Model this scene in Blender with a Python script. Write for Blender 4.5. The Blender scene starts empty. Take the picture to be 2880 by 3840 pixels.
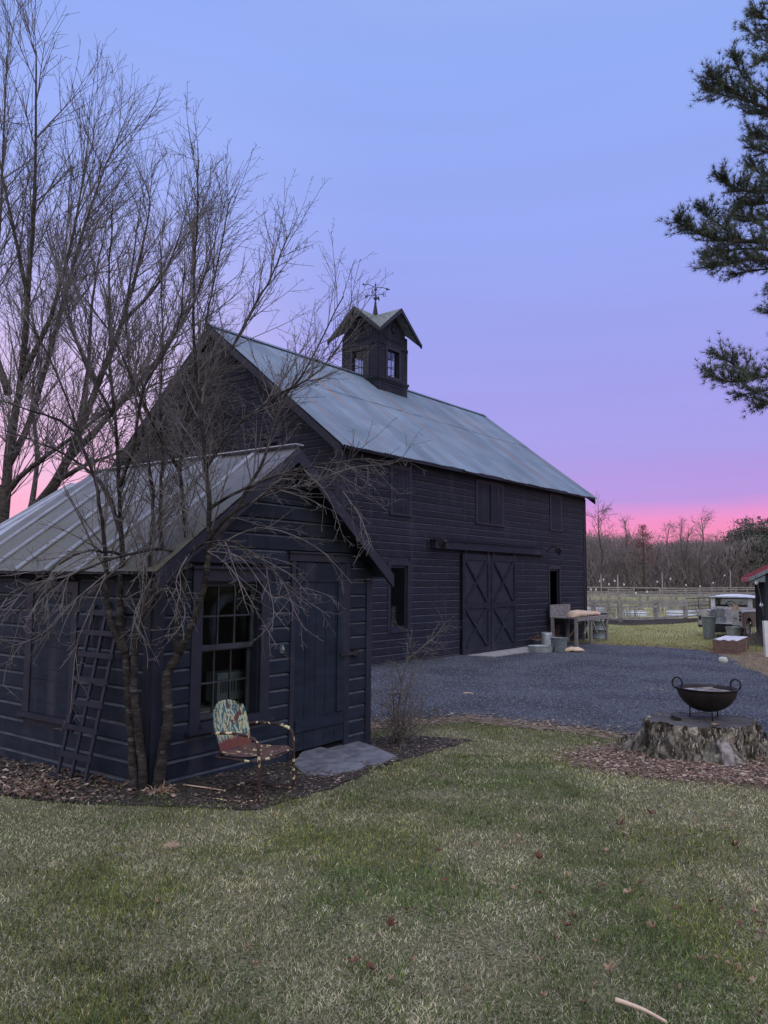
import bpy, math, random
import numpy as np
from mathutils import Vector, Matrix
from math import sin, cos, pi, radians as rad, sqrt, atan2
random.seed(7); RS=np.random.RandomState(11)
sc=bpy.context.scene; COL=sc.collection
# ------------------------------------------------------------ camera
PITCH,ROLL,EYE=0.0873,0.009,1.75
cd=bpy.data.cameras.new("Camera"); cam=bpy.data.objects.new("Camera",cd); COL.objects.link(cam)
sc.camera=cam; cd.sensor_fit='VERTICAL'; cd.sensor_height=36; cd.lens=36*2884.0/3840; cd.clip_end=2000; cd.clip_start=.05
F=Vector((0,cos(PITCH),sin(PITCH))); U0=Vector((0,-sin(PITCH),cos(PITCH))); X0=Vector((1,0,0))
XR=cos(ROLL)*X0+sin(ROLL)*U0; UR=-sin(ROLL)*X0+cos(ROLL)*U0
cam.matrix_world=Matrix(((XR.x,UR.x,-F.x,0),(XR.y,UR.y,-F.y,0),(XR.z,UR.z,-F.z,EYE),(0,0,0,1)))
sc.render.resolution_x=768; sc.render.resolution_y=1024
def sray(vx,vy):                       # direction through a place in the photograph (1659 x 2212 survey sheet)
    return F+XR*((vx*1.736-1440)/2884)-UR*((vy*1.736-1920)/2884)
def at(vx,vy,Y):                       # surveyed point Y metres ahead
    r=sray(vx,vy); return Vector((0,0,EYE))+r*(Y/r.y)
def gz(x,y):
    t=min(1,max(0,(y-6)/4)); return -.2*t*t*(3-2*t)
def gd(vx,vy):
    z=-.1; r=sray(vx,vy)
    for i in range(12):
        t=(EYE-z)/-r.z; z=gz(r.x*t,r.y*t)
    return Vector((r.x*t,r.y*t,z))
def lin(r,g,b):
    f=lambda c:(c/255/12.92 if c/255<=.04045 else ((c/255+.055)/1.055)**2.4)
    return (f(r),f(g),f(b),1)
# ------------------------------------------------------------ world: dusk sky
w=bpy.data.worlds.new("World"); sc.world=w; w.use_nodes=True
nt=w.node_tree; nt.nodes.clear(); N=nt.nodes.new; L=nt.links.new
out=N('ShaderNodeOutputWorld'); bg=N('ShaderNodeBackground'); L(bg.outputs[0],out.inputs[0])
tc=N('ShaderNodeTexCoord'); sep=N('ShaderNodeSeparateXYZ'); L(tc.outputs['Generated'],sep.inputs[0])
mp=N('ShaderNodeMapping'); mp.inputs['Scale'].default_value=(1.2,1.2,14); L(tc.outputs['Generated'],mp.inputs[0])
nz=N('ShaderNodeTexNoise'); nz.inputs['Scale'].default_value=1.6; nz.inputs['Detail'].default_value=4; L(mp.outputs[0],nz.inputs[0])
def math(op,a,b=None,c=None):
    m=N('ShaderNodeMath'); m.operation=op
    for i,v in enumerate((a,b,c)):
        if v is None: continue
        if isinstance(v,(int,float)): m.inputs[i].default_value=v
        else: L(v,m.inputs[i])
    return m.outputs[0]
nz0=math('SUBTRACT',nz.outputs[0],.5)
hz=math('MULTIPLY_ADD',nz0,.045,sep.outputs[2])
# the pink bank climbs a little to the right
hz=math('MULTIPLY_ADD',sep.outputs[0],-.012,hz)
hz=math('MAXIMUM',hz,0.0)
def ramp(st,inp):
    r=N('ShaderNodeValToRGB'); L(inp,r.inputs[0]); e=r.color_ramp.elements
    while len(e)<len(st): e.new(.5)
    for i,(deg,c) in enumerate(st): e[i].position=sin(rad(deg)); e[i].color=lin(*c)
    return r.outputs[0]
RA=ramp([(0,(252,152,188)),(2.6,(254,146,190)),(4.2,(244,150,212)),(5.6,(190,154,230)),(9,(172,160,237)),(16,(162,164,242)),(24,(154,171,247)),(35,(150,177,250)),(60,(170,180,235)),(90,(190,194,225))],hz)
RB=ramp([(0,(255,166,198)),(5,(250,178,218)),(8,(240,192,232)),(13,(226,202,244)),(19,(196,192,250)),(27,(164,182,252)),(38,(150,177,252)),(60,(170,180,235)),(90,(190,194,225))],hz)
RC=ramp([(0,(110,106,112)),(8,(150,146,152)),(16,(205,202,206)),(30,(205,206,216)),(60,(195,199,225)),(90,(190,194,225))],hz)
mr=N('ShaderNodeMapRange'); mr.interpolation_type='SMOOTHSTEP'; L(math('DIVIDE',sep.outputs[0],math('MAXIMUM',math('ABSOLUTE',sep.outputs[1]),.05)),mr.inputs[0])
mr.inputs[1].default_value=.02; mr.inputs[2].default_value=-.36
def mix(a,b,f):
    m=N('ShaderNodeMix'); m.data_type='RGBA'; L(f,m.inputs[0]); L(a,m.inputs[6]); L(b,m.inputs[7]); return m.outputs[2]
m1=mix(RA,RB,mr.outputs[0])
mr2=N('ShaderNodeMapRange'); mr2.interpolation_type='SMOOTHSTEP'; L(sep.outputs[1],mr2.inputs[0]); mr2.inputs[1].default_value=.25; mr2.inputs[2].default_value=-.35
m2=mix(m1,RC,mr2.outputs[0])
sky=N('ShaderNodeTexSky'); sky.sky_type='NISHITA'; sky.sun_disc=False; sky.sun_elevation=rad(1.0); sky.sun_rotation=rad(-35)
bg2=N('ShaderNodeBackground'); L(sky.outputs[0],bg2.inputs[0]); bg2.inputs[1].default_value=.012
add=N('ShaderNodeAddShader'); L(bg.outputs[0],add.inputs[0]); L(bg2.outputs[0],add.inputs[1]); L(add.outputs[0],out.inputs[0])
mz=N('ShaderNodeMapRange'); mz.interpolation_type='SMOOTHSTEP'; L(sep.outputs[2],mz.inputs[0]); mz.inputs[1].default_value=.70; mz.inputs[2].default_value=.95; mz.inputs[3].default_value=0; mz.inputs[4].default_value=1.6
st_=math('MULTIPLY_ADD',mr2.outputs[0],1.1,math('ADD',mz.outputs[0],math('MULTIPLY_ADD',nz0,.09,.95)))
L(st_,bg.inputs[1])
L(m2,bg.inputs[0])
sl=bpy.data.lights.new("Sun",'SUN'); so=bpy.data.objects.new("Sun",sl); COL.objects.link(so)
sl.energy=.12; sl.angle=rad(20); sl.color=(1,.72,.66)
so.rotation_euler=Vector((-sin(rad(-35))*cos(rad(4)),-cos(rad(-35))*cos(rad(4)),-sin(rad(4)))).to_track_quat('-Z','Y').to_euler()
sc.view_settings.view_transform='Standard'; sc.view_settings.look='None'; sc.view_settings.exposure=0; sc.view_settings.gamma=1
# ------------------------------------------------------------ helpers
def tag(o,label=None,cat=None,group=None,kind=None):
    if label: o['label']=label
    if cat: o['category']=cat
    if group: o['group']=group
    if kind: o['kind']=kind
    return o
def thing(name,label,cat,loc=(0,0,0),rz=0,group=None):
    o=bpy.data.objects.new(name,None); COL.objects.link(o); o.location=loc; o.rotation_euler=(0,0,rz); o.empty_display_size=.1
    return tag(o,label,cat,group)
class MB:
    def __init__(s): s.v=[]; s.f=[]; s.m=[]; s.s=[]; s.mi=0; s.col=None
    def quad(s,*p,smooth=False):
        b=len(s.v); s.v+=[tuple(q) for q in p]; s.f.append(tuple(range(b,b+len(p)))); s.m.append(s.mi); s.s.append(smooth)
    def box(s,x0,x1,y0,y1,z0,z1,M=None,j=0):
        c=[Vector((x,y,z)) for x in (x0,x1) for y in (y0,y1) for z in (z0,z1)]
        if j: c=[p+Vector((random.uniform(-j,j) for _ in range(3))) for p in c]
        if M is not None: c=[M@p for p in c]
        b=len(s.v); s.v+=[tuple(p) for p in c]
        for f in ((0,1,3,2),(4,6,7,5),(0,4,5,1),(2,3,7,6),(0,2,6,4),(1,5,7,3)):
            s.f.append(tuple(b+i for i in f)); s.m.append(s.mi); s.s.append(False)
    def bar(s,a,b,wd,th,up=(0,0,1)):          # rectangular bar from a to b
        a=Vector(a);b=Vector(b);d=(b-a).normalized();up=Vector(up)
        x=d.cross(up); x=x.normalized() if x.length>1e-4 else Vector((1,0,0)); y=x.cross(d)
        q=[(-wd/2,-th/2),(wd/2,-th/2),(wd/2,th/2),(-wd/2,th/2)]
        n=len(s.v)
        for p in (a,b): s.v+=[tuple(p+x*i+y*k) for i,k in q]
        for f in ((0,1,2,3),(7,6,5,4),(0,4,5,1),(1,5,6,2),(2,6,7,3),(3,7,4,0)):
            s.f.append(tuple(n+i for i in f)); s.m.append(s.mi); s.s.append(False)
    def tube(s,pts,rs,n=6,cap=True,closed=False):
        if not hasattr(rs,'__len__'): rs=[rs]*len(pts)
        pts=[Vector(p) for p in pts]; b=len(s.v); K=len(pts)
        ref=None
        for i,p in enumerate(pts):
            if closed: d=pts[(i+1)%K]-pts[i-1]
            else: d=pts[min(i+1,K-1)]-pts[max(i-1,0)]
            if d.length<1e-7: d=Vector((0,0,1))
            d.normalize()
            if ref is None: ref=d.orthogonal().normalized()
            x=ref-d*ref.dot(d)
            if x.length<1e-4: x=d.orthogonal()
            x.normalize(); ref=x; y=d.cross(x)
            for k in range(n):
                a=2*pi*k/n; s.v.append(tuple(p+x*(cos(a)*rs[i])+y*(sin(a)*rs[i])))
        for i in range(K if closed else K-1):
            i2=(i+1)%K
            for k in range(n):
                s.f.append((b+i*n+k,b+i*n+(k+1)%n,b+i2*n+(k+1)%n,b+i2*n+k)); s.m.append(s.mi); s.s.append(True)
        if cap and not closed and n>3:
            s.f.append(tuple(b+k for k in range(n))[::-1]); s.f.append(tuple(b+(K-1)*n+k for k in range(n)))
            s.m+=[s.mi]*2; s.s+=[False]*2
    def lathe(s,prof,n=24,c=(0,0,0),sx=1,sy=1,capb=True,capt=False):
        b=len(s.v)
        for r,z in prof:
            for k in range(n):
                a=2*pi*k/n; s.v.append((c[0]+r*cos(a)*sx,c[1]+r*sin(a)*sy,c[2]+z))
        for i in range(len(prof)-1):
            for k in range(n):
                s.f.append((b+i*n+k,b+i*n+(k+1)%n,b+(i+1)*n+(k+1)%n,b+(i+1)*n+k)); s.m.append(s.mi); s.s.append(True)
        if capb: s.f.append(tuple(b+k for k in range(n))[::-1]); s.m.append(s.mi); s.s.append(False)
        if capt: s.f.append(tuple(b+(len(prof)-1)*n+k for k in range(n))); s.m.append(s.mi); s.s.append(False)
    def build(s,name,mat,parent=None,loc=None):
        me=bpy.data.meshes.new(name); me.from_pydata(s.v,[],s.f)
        for m in (mat if isinstance(mat,(list,tuple)) else [mat]): me.materials.append(m)
        me.polygons.foreach_set('use_smooth',s.s); me.polygons.foreach_set('material_index',s.m)
        me.update(); o=bpy.data.objects.new(name,me); COL.objects.link(o)
        if parent: o.parent=parent
        if loc is not None: o.location=loc
        return o
def npmesh(name,V,faces_tri,mat,col=None):
    me=bpy.data.meshes.new(name); V=np.asarray(V,np.float32); T=np.asarray(faces_tri,np.int32)
    me.vertices.add(len(V)); me.vertices.foreach_set('co',V.ravel())
    me.loops.add(T.size); me.loops.foreach_set('vertex_index',T.ravel())
    me.polygons.add(len(T)); me.polygons.foreach_set('loop_start',np.arange(0,T.size,3,dtype=np.int32))
    if col is not None:
        ca=me.color_attributes.new('Col','FLOAT_COLOR','POINT'); c=np.ones((len(V),4),np.float32); c[:,:3]=col; ca.data.foreach_set('color',c.ravel())
    me.materials.append(mat); me.update(); me.validate(); o=bpy.data.objects.new(name,me); COL.objects.link(o); return o
def copytree(o,parent=None):
    c=o.copy(); COL.objects.link(c); c.parent=parent
    for ch in list(o.children): copytree(ch,c)
    return c
# ------------------------------------------------------------ materials
def mat(name,c1,c2=None,rough=.8,metal=0,scale=6,detail=6,bump=.2,bscale=40,stretch=(1,1,1),spec=.4,c3=None,s3=2,t3=(.55,.7),lo=.35,hi=.65,bdist=.01,attr=False,extra=None):
    m=bpy.data.materials.new(name); m.use_nodes=True; t=m.node_tree; P=t.nodes['Principled BSDF']
    P.inputs['Roughness'].default_value=rough; P.inputs['Metallic'].default_value=metal; P.inputs['Specular IOR Level'].default_value=spec
    n=t.nodes.new; l=t.links.new
    tcn=n('ShaderNodeTexCoord'); mpn=n('ShaderNodeMapping'); mpn.inputs['Scale'].default_value=stretch; l(tcn.outputs['Object'],mpn.inputs[0])
    def noise(s,d=5):
        q=n('ShaderNodeTexNoise'); q.inputs['Scale'].default_value=s; q.inputs['Detail'].default_value=d; l(mpn.outputs[0],q.inputs[0]); return q.outputs[0]
    def rmp(v,a,b,ca,cb):
        r=n('ShaderNodeValToRGB'); l(v,r.inputs[0]); e=r.color_ramp.elements; e[0].position=a; e[1].position=b; e[0].color=ca; e[1].color=cb; return r.outputs[0]
    def mx(a,b,f,mode='MIX'):
        q=n('ShaderNodeMix'); q.data_type='RGBA'; q.blend_type=mode
        for i,v in ((0,f),(6,a),(7,b)):
            if isinstance(v,(int,float)): q.inputs[i].default_value=v
            elif isinstance(v,tuple): q.inputs[i].default_value=v
            else: l(v,q.inputs[i])
        return q.outputs[2]
    c1=tuple(c1)+(1,) if len(c1)==3 else c1
    c2=c1 if c2 is None else (tuple(c2)+(1,))
    if attr:
        a=n('ShaderNodeAttribute'); a.attribute_name='Col'; c=a.outputs['Color']
    else: c=rmp(noise(scale,detail),lo,hi,c1,c2)
    if c3 is not None:
        f=rmp(noise(s3,8),t3[0],t3[1],(0,0,0,1),(1,1,1,1)); c=mx(c,tuple(c3)+(1,),f)
    if extra: c=extra(t,c,mx,rmp,noise,tcn)
    l(c,P.inputs['Base Color'])
    if bump:
        b=n('ShaderNodeBump'); b.inputs['Strength'].default_value=bump; b.inputs['Distance'].default_value=bdist; l(noise(bscale,8),b.inputs['Height']); l(b.outputs[0],P.inputs['Normal'])
    return m
M={}
def boards(pitch,z0):
    def fx(t,c,mx,rmp,noise,tcn):
        n=t.nodes.new;l=t.links.new
        def mm(op,a,b=None):
            q=n('ShaderNodeMath'); q.operation=op
            for i,v in enumerate((a,b)):
                if v is None: continue
                if isinstance(v,(int,float)): q.inputs[i].default_value=v
                else: l(v,q.inputs[i])
            return q.outputs[0]
        s=n('ShaderNodeSeparateXYZ'); l(tcn.outputs['Object'],s.inputs[0])
        idn=mm('FLOOR',mm('DIVIDE',mm('SUBTRACT',s.outputs[2],z0),pitch))
        sg=mm('FLOOR',mm('ADD',mm('MULTIPLY',mm('ADD',s.outputs[0],s.outputs[1]),.36),mm('MULTIPLY',idn,.377)))
        cv=n('ShaderNodeCombineXYZ'); l(idn,cv.inputs[0]); l(sg,cv.inputs[1])
        wn=n('ShaderNodeTexWhiteNoise'); wn.noise_dimensions='2D'; l(cv.outputs[0],wn.inputs[0])
        c=mx(c,rmp(wn.outputs[0],0,1,(.66,.66,.66,1),(1,1,1,1)),1.0,'MULTIPLY')
        mp=n('ShaderNodeMapping'); mp.inputs['Scale'].default_value=(3,3,.5); l(tcn.outputs['Object'],mp.inputs[0])
        q=n('ShaderNodeTexNoise'); q.inputs['Scale'].default_value=1.1; q.inputs['Detail'].default_value=7; l(mp.outputs[0],q.inputs[0])
        c=mx(c,(.075,.072,.085,1),rmp(q.outputs[0],.56,.78,(0,0,0,1),(.55,.55,.55,1)))
        q2=n('ShaderNodeTexNoise'); q2.inputs['Scale'].default_value=4; q2.inputs['Detail'].default_value=6; l(tcn.outputs['Object'],q2.inputs[0])
        base=mm('ADD',mm('ADD',s.outputs[2],.72),mm('MULTIPLY',q2.outputs[0],-.55))
        return mx(c,(.10,.085,.075,1),rmp(base,.10,.42,(.34,.34,.34,1),(0,0,0,1)))
    return fx
M['paint']=mat('dark_paint',(.017,.019,.034),(.028,.030,.048),rough=.72,scale=5,stretch=(1,1,3),bump=.35,bscale=60,spec=.22,extra=boards(.172,-.30),c3=(.056,.054,.068),s3=9,t3=(.60,.80))
M['shedpaint']=mat('shed_paint',(.013,.020,.034),(.022,.031,.050),rough=.7,scale=4,stretch=(1,1,3),bump=.35,bscale=50,spec=.22,extra=boards(.155,-.28),c3=(.055,.06,.07),s3=14,t3=(.68,.82))
M['trim']=mat('dark_trim',(.012,.015,.027),(.019,.023,.038),rough=.58,bump=.25,bscale=70,spec=.4)
M['cove']=mat('skylit_cove',(.060,.062,.080),(.105,.105,.125),rough=.8,scale=9,stretch=(1,1,.3),bump=.2,spec=.2)  # paler colour paints sky light onto the upward cove faces
M['shedcove']=mat('shed_skylit_cove',(.060,.070,.088),(.105,.118,.14),rough=.8,scale=7,stretch=(1,1,.3),bump=.2,spec=.2)  # sky light painted into the shed's cove faces the same way
M['black']=mat('black_inside',(.012,.012,.014),rough=.95,bump=0,spec=.1)
M['muntin']=mat('weathered_sash',(.020,.025,.031),(.040,.048,.056),rough=.6,bump=.2)
def roofx(t,c,mx,rmp,noise,tcn):
    n=t.nodes.new;l=t.links.new
    mp=n('ShaderNodeMapping'); mp.inputs['Scale'].default_value=(9,.25,.25); l(tcn.outputs['Object'],mp.inputs[0])
    q=n('ShaderNodeTexNoise'); q.inputs['Scale'].default_value=1; q.inputs['Detail'].default_value=6; l(mp.outputs[0],q.inputs[0])
    f=rmp(q.outputs[0],.57,.66,(0,0,0,1),(1,1,1,1)); c=mx(c,(.24,.17,.15,1),f)
    s=n('ShaderNodeSeparateXYZ'); l(tcn.outputs['Object'],s.inputs[0])
    md=n('ShaderNodeMath'); md.operation='PINGPONG'; l(s.outputs[0],md.inputs[0]); md.inputs[1].default_value=.68
    r2=rmp(md.outputs[0],.0,.055,(1,1,1,1),(0,0,0,1))
    q2=n('ShaderNodeTexNoise'); q2.inputs['Scale'].default_value=.8; l(tcn.outputs['Object'],q2.inputs[0])
    f2=mx((0,0,0,1),r2,rmp(q2.outputs[0],.42,.6,(.25,.25,.25,1),(1,1,1,1)))
    dv=n('ShaderNodeMath'); dv.operation='DIVIDE'; l(s.outputs[0],dv.inputs[0]); dv.inputs[1].default_value=.68
    fl=n('ShaderNodeMath'); fl.operation='FLOOR'; l(dv.outputs[0],fl.inputs[0])
    wn=n('ShaderNodeTexWhiteNoise'); wn.noise_dimensions='1D'; l(fl.outputs[0],wn.inputs[1])
    c=mx(c,rmp(wn.outputs[0],0,1,(.74,.74,.74,1),(1,1,1,1)),1.0,'MULTIPLY')
    c=mx(c,(.15,.10,.09,1),f2)
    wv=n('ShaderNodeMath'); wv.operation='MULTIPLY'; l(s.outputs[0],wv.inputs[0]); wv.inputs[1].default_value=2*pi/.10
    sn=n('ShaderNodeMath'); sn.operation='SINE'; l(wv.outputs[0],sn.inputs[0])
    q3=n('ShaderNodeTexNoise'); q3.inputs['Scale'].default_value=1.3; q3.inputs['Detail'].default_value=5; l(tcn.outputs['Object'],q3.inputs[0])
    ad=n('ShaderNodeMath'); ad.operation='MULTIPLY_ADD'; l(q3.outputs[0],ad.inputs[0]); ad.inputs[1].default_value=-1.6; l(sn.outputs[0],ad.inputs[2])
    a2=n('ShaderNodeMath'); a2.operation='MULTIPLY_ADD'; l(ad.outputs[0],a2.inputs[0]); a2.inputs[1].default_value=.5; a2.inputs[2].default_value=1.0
    return mx(c,(.085,.115,.15,1),rmp(a2.outputs[0],.10,.62,(.85,.85,.85,1),(0,0,0,1)))  # corrugation shading put into the colour: wave valleys darkened
M['tin']=mat('corrugated_tin',(.13,.18,.235),(.19,.245,.30),rough=.5,metal=.25,scale=1.2,bump=.12,bscale=25,spec=.5,extra=roofx)
def shedroof(t,c,mx,rmp,noise,tcn):
    n=t.nodes.new;l=t.links.new
    s=n('ShaderNodeSeparateXYZ'); l(tcn.outputs['Object'],s.inputs[0])
    q2=n('ShaderNodeTexNoise'); q2.inputs['Scale'].default_value=1.6; q2.inputs['Detail'].default_value=6; l(tcn.outputs['Object'],q2.inputs[0])
    a=n('ShaderNodeMath'); a.operation='MULTIPLY_ADD'; l(q2.outputs[0],a.inputs[0]); a.inputs[1].default_value=1.1; l(s.outputs[2],a.inputs[2])
    f=rmp(a.outputs[0],.0,1.0,(1,1,1,1),(0,0,0,1))
    mr=n('ShaderNodeMapRange'); l(a.outputs[0],mr.inputs[0]); mr.inputs[1].default_value=2.7; mr.inputs[2].default_value=3.75; mr.inputs[3].default_value=.9; mr.inputs[4].default_value=0
    return mx(c,(.105,.10,.055,1),mr.outputs[0])
M['shedroof']=mat('moss_stained_metal',(.115,.115,.125),(.19,.19,.205),rough=.5,metal=.1,scale=3,bump=.12,bscale=14,spec=.5,extra=shedroof)
M['batten']=mat('bright_seam_metal',(.33,.35,.39),(.43,.45,.49),rough=.42,metal=.2,bump=.1)
M['shingle']=mat('wood_shingle',(.13,.15,.14),(.24,.26,.23),rough=.85,scale=14,bump=.5,bscale=50)
M['bark']=mat('bark',(.042,.035,.032),(.10,.085,.074),rough=.9,scale=9,stretch=(1,1,2.2),bump=.9,bscale=38,spec=.2,bdist=.02,c3=(.20,.18,.16),s3=11,t3=(.60,.78))
M['darkbark']=mat('dark_fruit_bark',(.020,.017,.017),(.060,.050,.047),rough=.9,scale=9,stretch=(1,1,2.6),bump=1,bscale=34,spec=.2,bdist=.02,c3=(.15,.135,.125),s3=7,t3=(.58,.74))
M['twig']=mat('twig_bark',(.095,.083,.08),(.20,.178,.168),rough=.8,scale=5,bump=0,spec=.25)
M['twig2']=mat('pale_twig',(.10,.085,.07),(.19,.165,.14),rough=.8,scale=3,bump=.3,spec=.25)
M['ground']=mat('lawn_soil',(.045,.045,.024),(.25,.23,.13),rough=1,scale=55,bump=.8,bscale=70,spec=.1,c3=(.13,.12,.06),s3=2.5,t3=(.45,.7),bdist=.02)
M['grass']=mat('grass_blades',(1,1,1),rough=.85,bump=0,spec=.1,attr=True)
M['gravel']=mat('gravel',(.045,.050,.063),(.155,.165,.19),rough=.9,scale=55,detail=4,bump=1,bscale=75,spec=.25,c3=(.055,.060,.074),s3=.7,t3=(.42,.6),bdist=.03)
M['pebble']=mat('crushed_stone',(.12,.115,.11),(.30,.285,.27),rough=.85,scale=3,bump=0,spec=.3)
M['soil']=mat('bed_soil',(.030,.025,.022),(.085,.070,.060),rough=1,scale=14,bump=1,bscale=50,spec=.1,bdist=.03)
M['mulch']=mat('red_brown_mulch',(.11,.065,.04),(.24,.16,.105),rough=1,scale=18,bump=1,bscale=60,spec=.1,bdist=.03)
M['dirt']=mat('bare_dirt',(.12,.085,.06),(.24,.18,.125),rough=1,scale=5,bump=.8,bscale=50,spec=.1)
M['pasture']=mat('pasture',(.25,.25,.09),(.42,.39,.18),rough=1,scale=.25,bump=.6,bscale=8,spec=.1,c3=(.18,.17,.075),s3=.05,t3=(.45,.65))
M['slate']=mat('flagstone',(.09,.09,.10),(.18,.18,.19),rough=.75,scale=9,bump=.7,bscale=30,c3=(.20,.20,.20),s3=5,t3=(.6,.8))
M['concrete']=mat('pale_stone',(.30,.28,.26),(.38,.36,.33),rough=.8,scale=5,bump=.3)
M['galv']=mat('galvanised',(.28,.31,.32),(.42,.45,.46),rough=.45,metal=.35,scale=9,bump=.1,bscale=20,spec=.5)
M['galvd']=mat('old_galvanised',(.13,.16,.17),(.23,.26,.27),rough=.6,metal=.2,scale=22,bump=.2,bscale=40)
M['greywood']=mat('grey_wood',(.17,.155,.15),(.29,.265,.25),rough=.85,scale=6,stretch=(1,1,4),bump=.5,bscale=40)
M['fence']=mat('fence_wood',(.20,.185,.175),(.34,.315,.30),rough=.9,scale=5,bump=.4,bscale=20)
M['sack']=mat('sack_cloth',(.50,.36,.24),(.66,.50,.36),rough=.9,scale=7,bump=.5,bscale=30)
M['sack2']=mat('pink_sack',(.62,.34,.26),(.72,.44,.34),rough=.9,scale=7,bump=.5,bscale=30)
M['iron']=mat('black_iron',(.018,.015,.014),(.035,.028,.026),rough=.6,metal=.3,scale=8,bump=.3,bscale=40)
M['ash']=mat('ashes',(.20,.18,.17),(.34,.31,.29),rough=1,scale=14,bump=.6)
def chairpaint(t,c,mx,rmp,noise,tcn):
    n=t.nodes.new;l=t.links.new
    def nn(s,st=(1,1,.45),off=(0,0,0)):
        mp=n('ShaderNodeMapping'); mp.inputs['Scale'].default_value=st; mp.inputs['Location'].default_value=off; l(tcn.outputs['Object'],mp.inputs[0])
        q=n('ShaderNodeTexNoise'); q.inputs['Scale'].default_value=s; q.inputs['Detail'].default_value=7; q.inputs['Roughness'].default_value=.62; l(mp.outputs[0],q.inputs[0]); return q.outputs[0]
    c=mx((.03,.095,.10,1),(.40,.48,.33,1),rmp(nn(40),.495,.515,(0,0,0,1),(1,1,1,1)))
    c=mx(c,(.48,.41,.20,1),rmp(nn(28,off=(3,1,2)),.56,.58,(0,0,0,1),(1,1,1,1)))
    c=mx(c,(.12,.035,.025,1),rmp(nn(12,off=(7,5,1)),.57,.59,(0,0,0,1),(1,1,1,1)))
    s=n('ShaderNodeSeparateXYZ'); l(tcn.outputs['Object'],s.inputs[0])
    a=n('ShaderNodeMath'); a.operation='MULTIPLY_ADD'; l(nn(10),a.inputs[0]); a.inputs[1].default_value=.0; l(s.outputs[2],a.inputs[2])
    return mx(c,(.15,.045,.03,1),rmp(a.outputs[0],.41,.45,(1,1,1,1),(0,0,0,1)))
M['chairback']=mat('peeling_paint',(1,1,1),rough=.6,bump=.3,bscale=30,extra=chairpaint)
M['rust']=mat('rusty_seat',(.07,.038,.030),(.125,.065,.05),rough=.8,scale=9,bump=.3,c3=(.62,.52,.25),s3=16,t3=(.60,.62))
M['chairtube']=mat('flaking_tube',(.030,.016,.014),(.06,.03,.024),rough=.65,scale=9,bump=.2,c3=(.60,.53,.30),s3=17,t3=(.57,.585))
M['leafA']=mat('tan_leaf',(.22,.14,.085),(.38,.26,.16),rough=.8,scale=20,bump=.2)
M['leafB']=mat('red_brown_leaf',(.10,.04,.025),(.17,.075,.045),rough=.75,scale=20,bump=.2)
M['litter']=mat('leaf_litter',(1,1,1),rough=.85,bump=0,attr=True)
M['needle']=mat('pine_needles',(.06,.08,.055),(.15,.18,.13),rough=.6,scale=3,bump=0,spec=.35)
M['pinebark']=mat('pine_bark',(.05,.042,.038),(.10,.085,.075),rough=.9,bump=.5)
M['stump']=mat('rotten_bark',(.055,.050,.040),(.25,.225,.18),rough=1,scale=11,detail=9,stretch=(1,1,.55),bump=1,bscale=26,bdist=.05,c3=(.42,.37,.29),s3=12,t3=(.56,.66),spec=.15,lo=.42,hi=.6)
M['stumptop']=mat('dark_cut_wood',(.050,.046,.046),(.09,.083,.08),rough=.85,scale=6,bump=.5,bscale=30)
M['barewood']=mat('bare_pale_wood',(.13,.11,.095),(.33,.29,.26),rough=.95,scale=16,stretch=(1,1,.4),bump=1,bscale=30,bdist=.03)
M['vwhite']=mat('old_white_paint',(.62,.62,.60),(.72,.72,.70),rough=.45,bump=0,scale=4)
M['vgrey']=mat('pale_bed_paint',(.36,.36,.34),(.50,.49,.46),rough=.6,scale=6,bump=.1,c3=(.58,.52,.48),s3=3,t3=(.5,.7))
M['vtan']=mat('mud_tan_paint',(.17,.125,.095),(.26,.20,.15),rough=.6,scale=5,bump=.1,c3=(.32,.25,.20),s3=3,t3=(.5,.7))
M['vblue']=mat('dark_blue_door',(.04,.045,.07),(.06,.065,.09),rough=.5,bump=0)
M['rubber']=mat('tyre_rubber',(.012,.012,.012),(.022,.022,.022),rough=.8,bump=.2)
M['darkmetal']=mat('dark_metal',(.02,.02,.022),(.04,.04,.045),rough=.6,metal=.3,bump=.2)
M['brownwood']=mat('brown_planks',(.115,.065,.055),(.20,.12,.10),rough=.85,scale=5,stretch=(1,1,3),bump=.4)
M['whitesheet']=mat('white_top',(.50,.49,.50),(.60,.58,.60),rough=.7,bump=.3,bscale=8)
M['stoneball']=mat('pale_round_stone',(.42,.42,.36),(.56,.55,.48),rough=.85,scale=9,bump=.4)
M['redroof']=mat('red_roof',(.20,.03,.035),(.28,.05,.05),rough=.5,bump=.1)
M['bluewall']=mat('dark_blue_wall',(.020,.026,.034),(.032,.040,.050),rough=.7,bump=.3,stretch=(6,6,.5),bscale=10)
M['bedmetal']=mat('corrugated_bed',(.50,.54,.58),(.62,.66,.70),rough=.35,metal=.3,bump=0)
M['plasticgreen']=mat('pale_green_casing',(.09,.12,.115),(.12,.15,.145),rough=.5,bump=0)
M['cloth']=mat('dark_upholstery',(.025,.03,.05),(.06,.07,.10),rough=.8,bump=.3)
M['ivy']=mat('vine_wood',(.085,.07,.06),(.17,.145,.125),rough=.85,bump=0)
M['wood_mass']=mat('winter_wood',(.19,.16,.155),(.33,.28,.27),rough=.95,scale=.4,bump=0,spec=.1)  # colour lightened to stand for haze over distance
M['evergreen']=mat('far_evergreen',(.06,.075,.055),(.12,.14,.10),rough=.9,scale=2,bump=0)
M['brush']=mat('brush_twigs',(.16,.14,.13),(.26,.235,.22),rough=.9,scale=1,bump=0)
M['bulb']=bpy.data.materials.new('bulb_glass'); M['bulb'].use_nodes=True
_p=M['bulb'].node_tree.nodes['Principled BSDF']; _p.inputs['Base Color'].default_value=(.75,.74,.72,1); _p.inputs['Roughness'].default_value=.15
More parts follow.
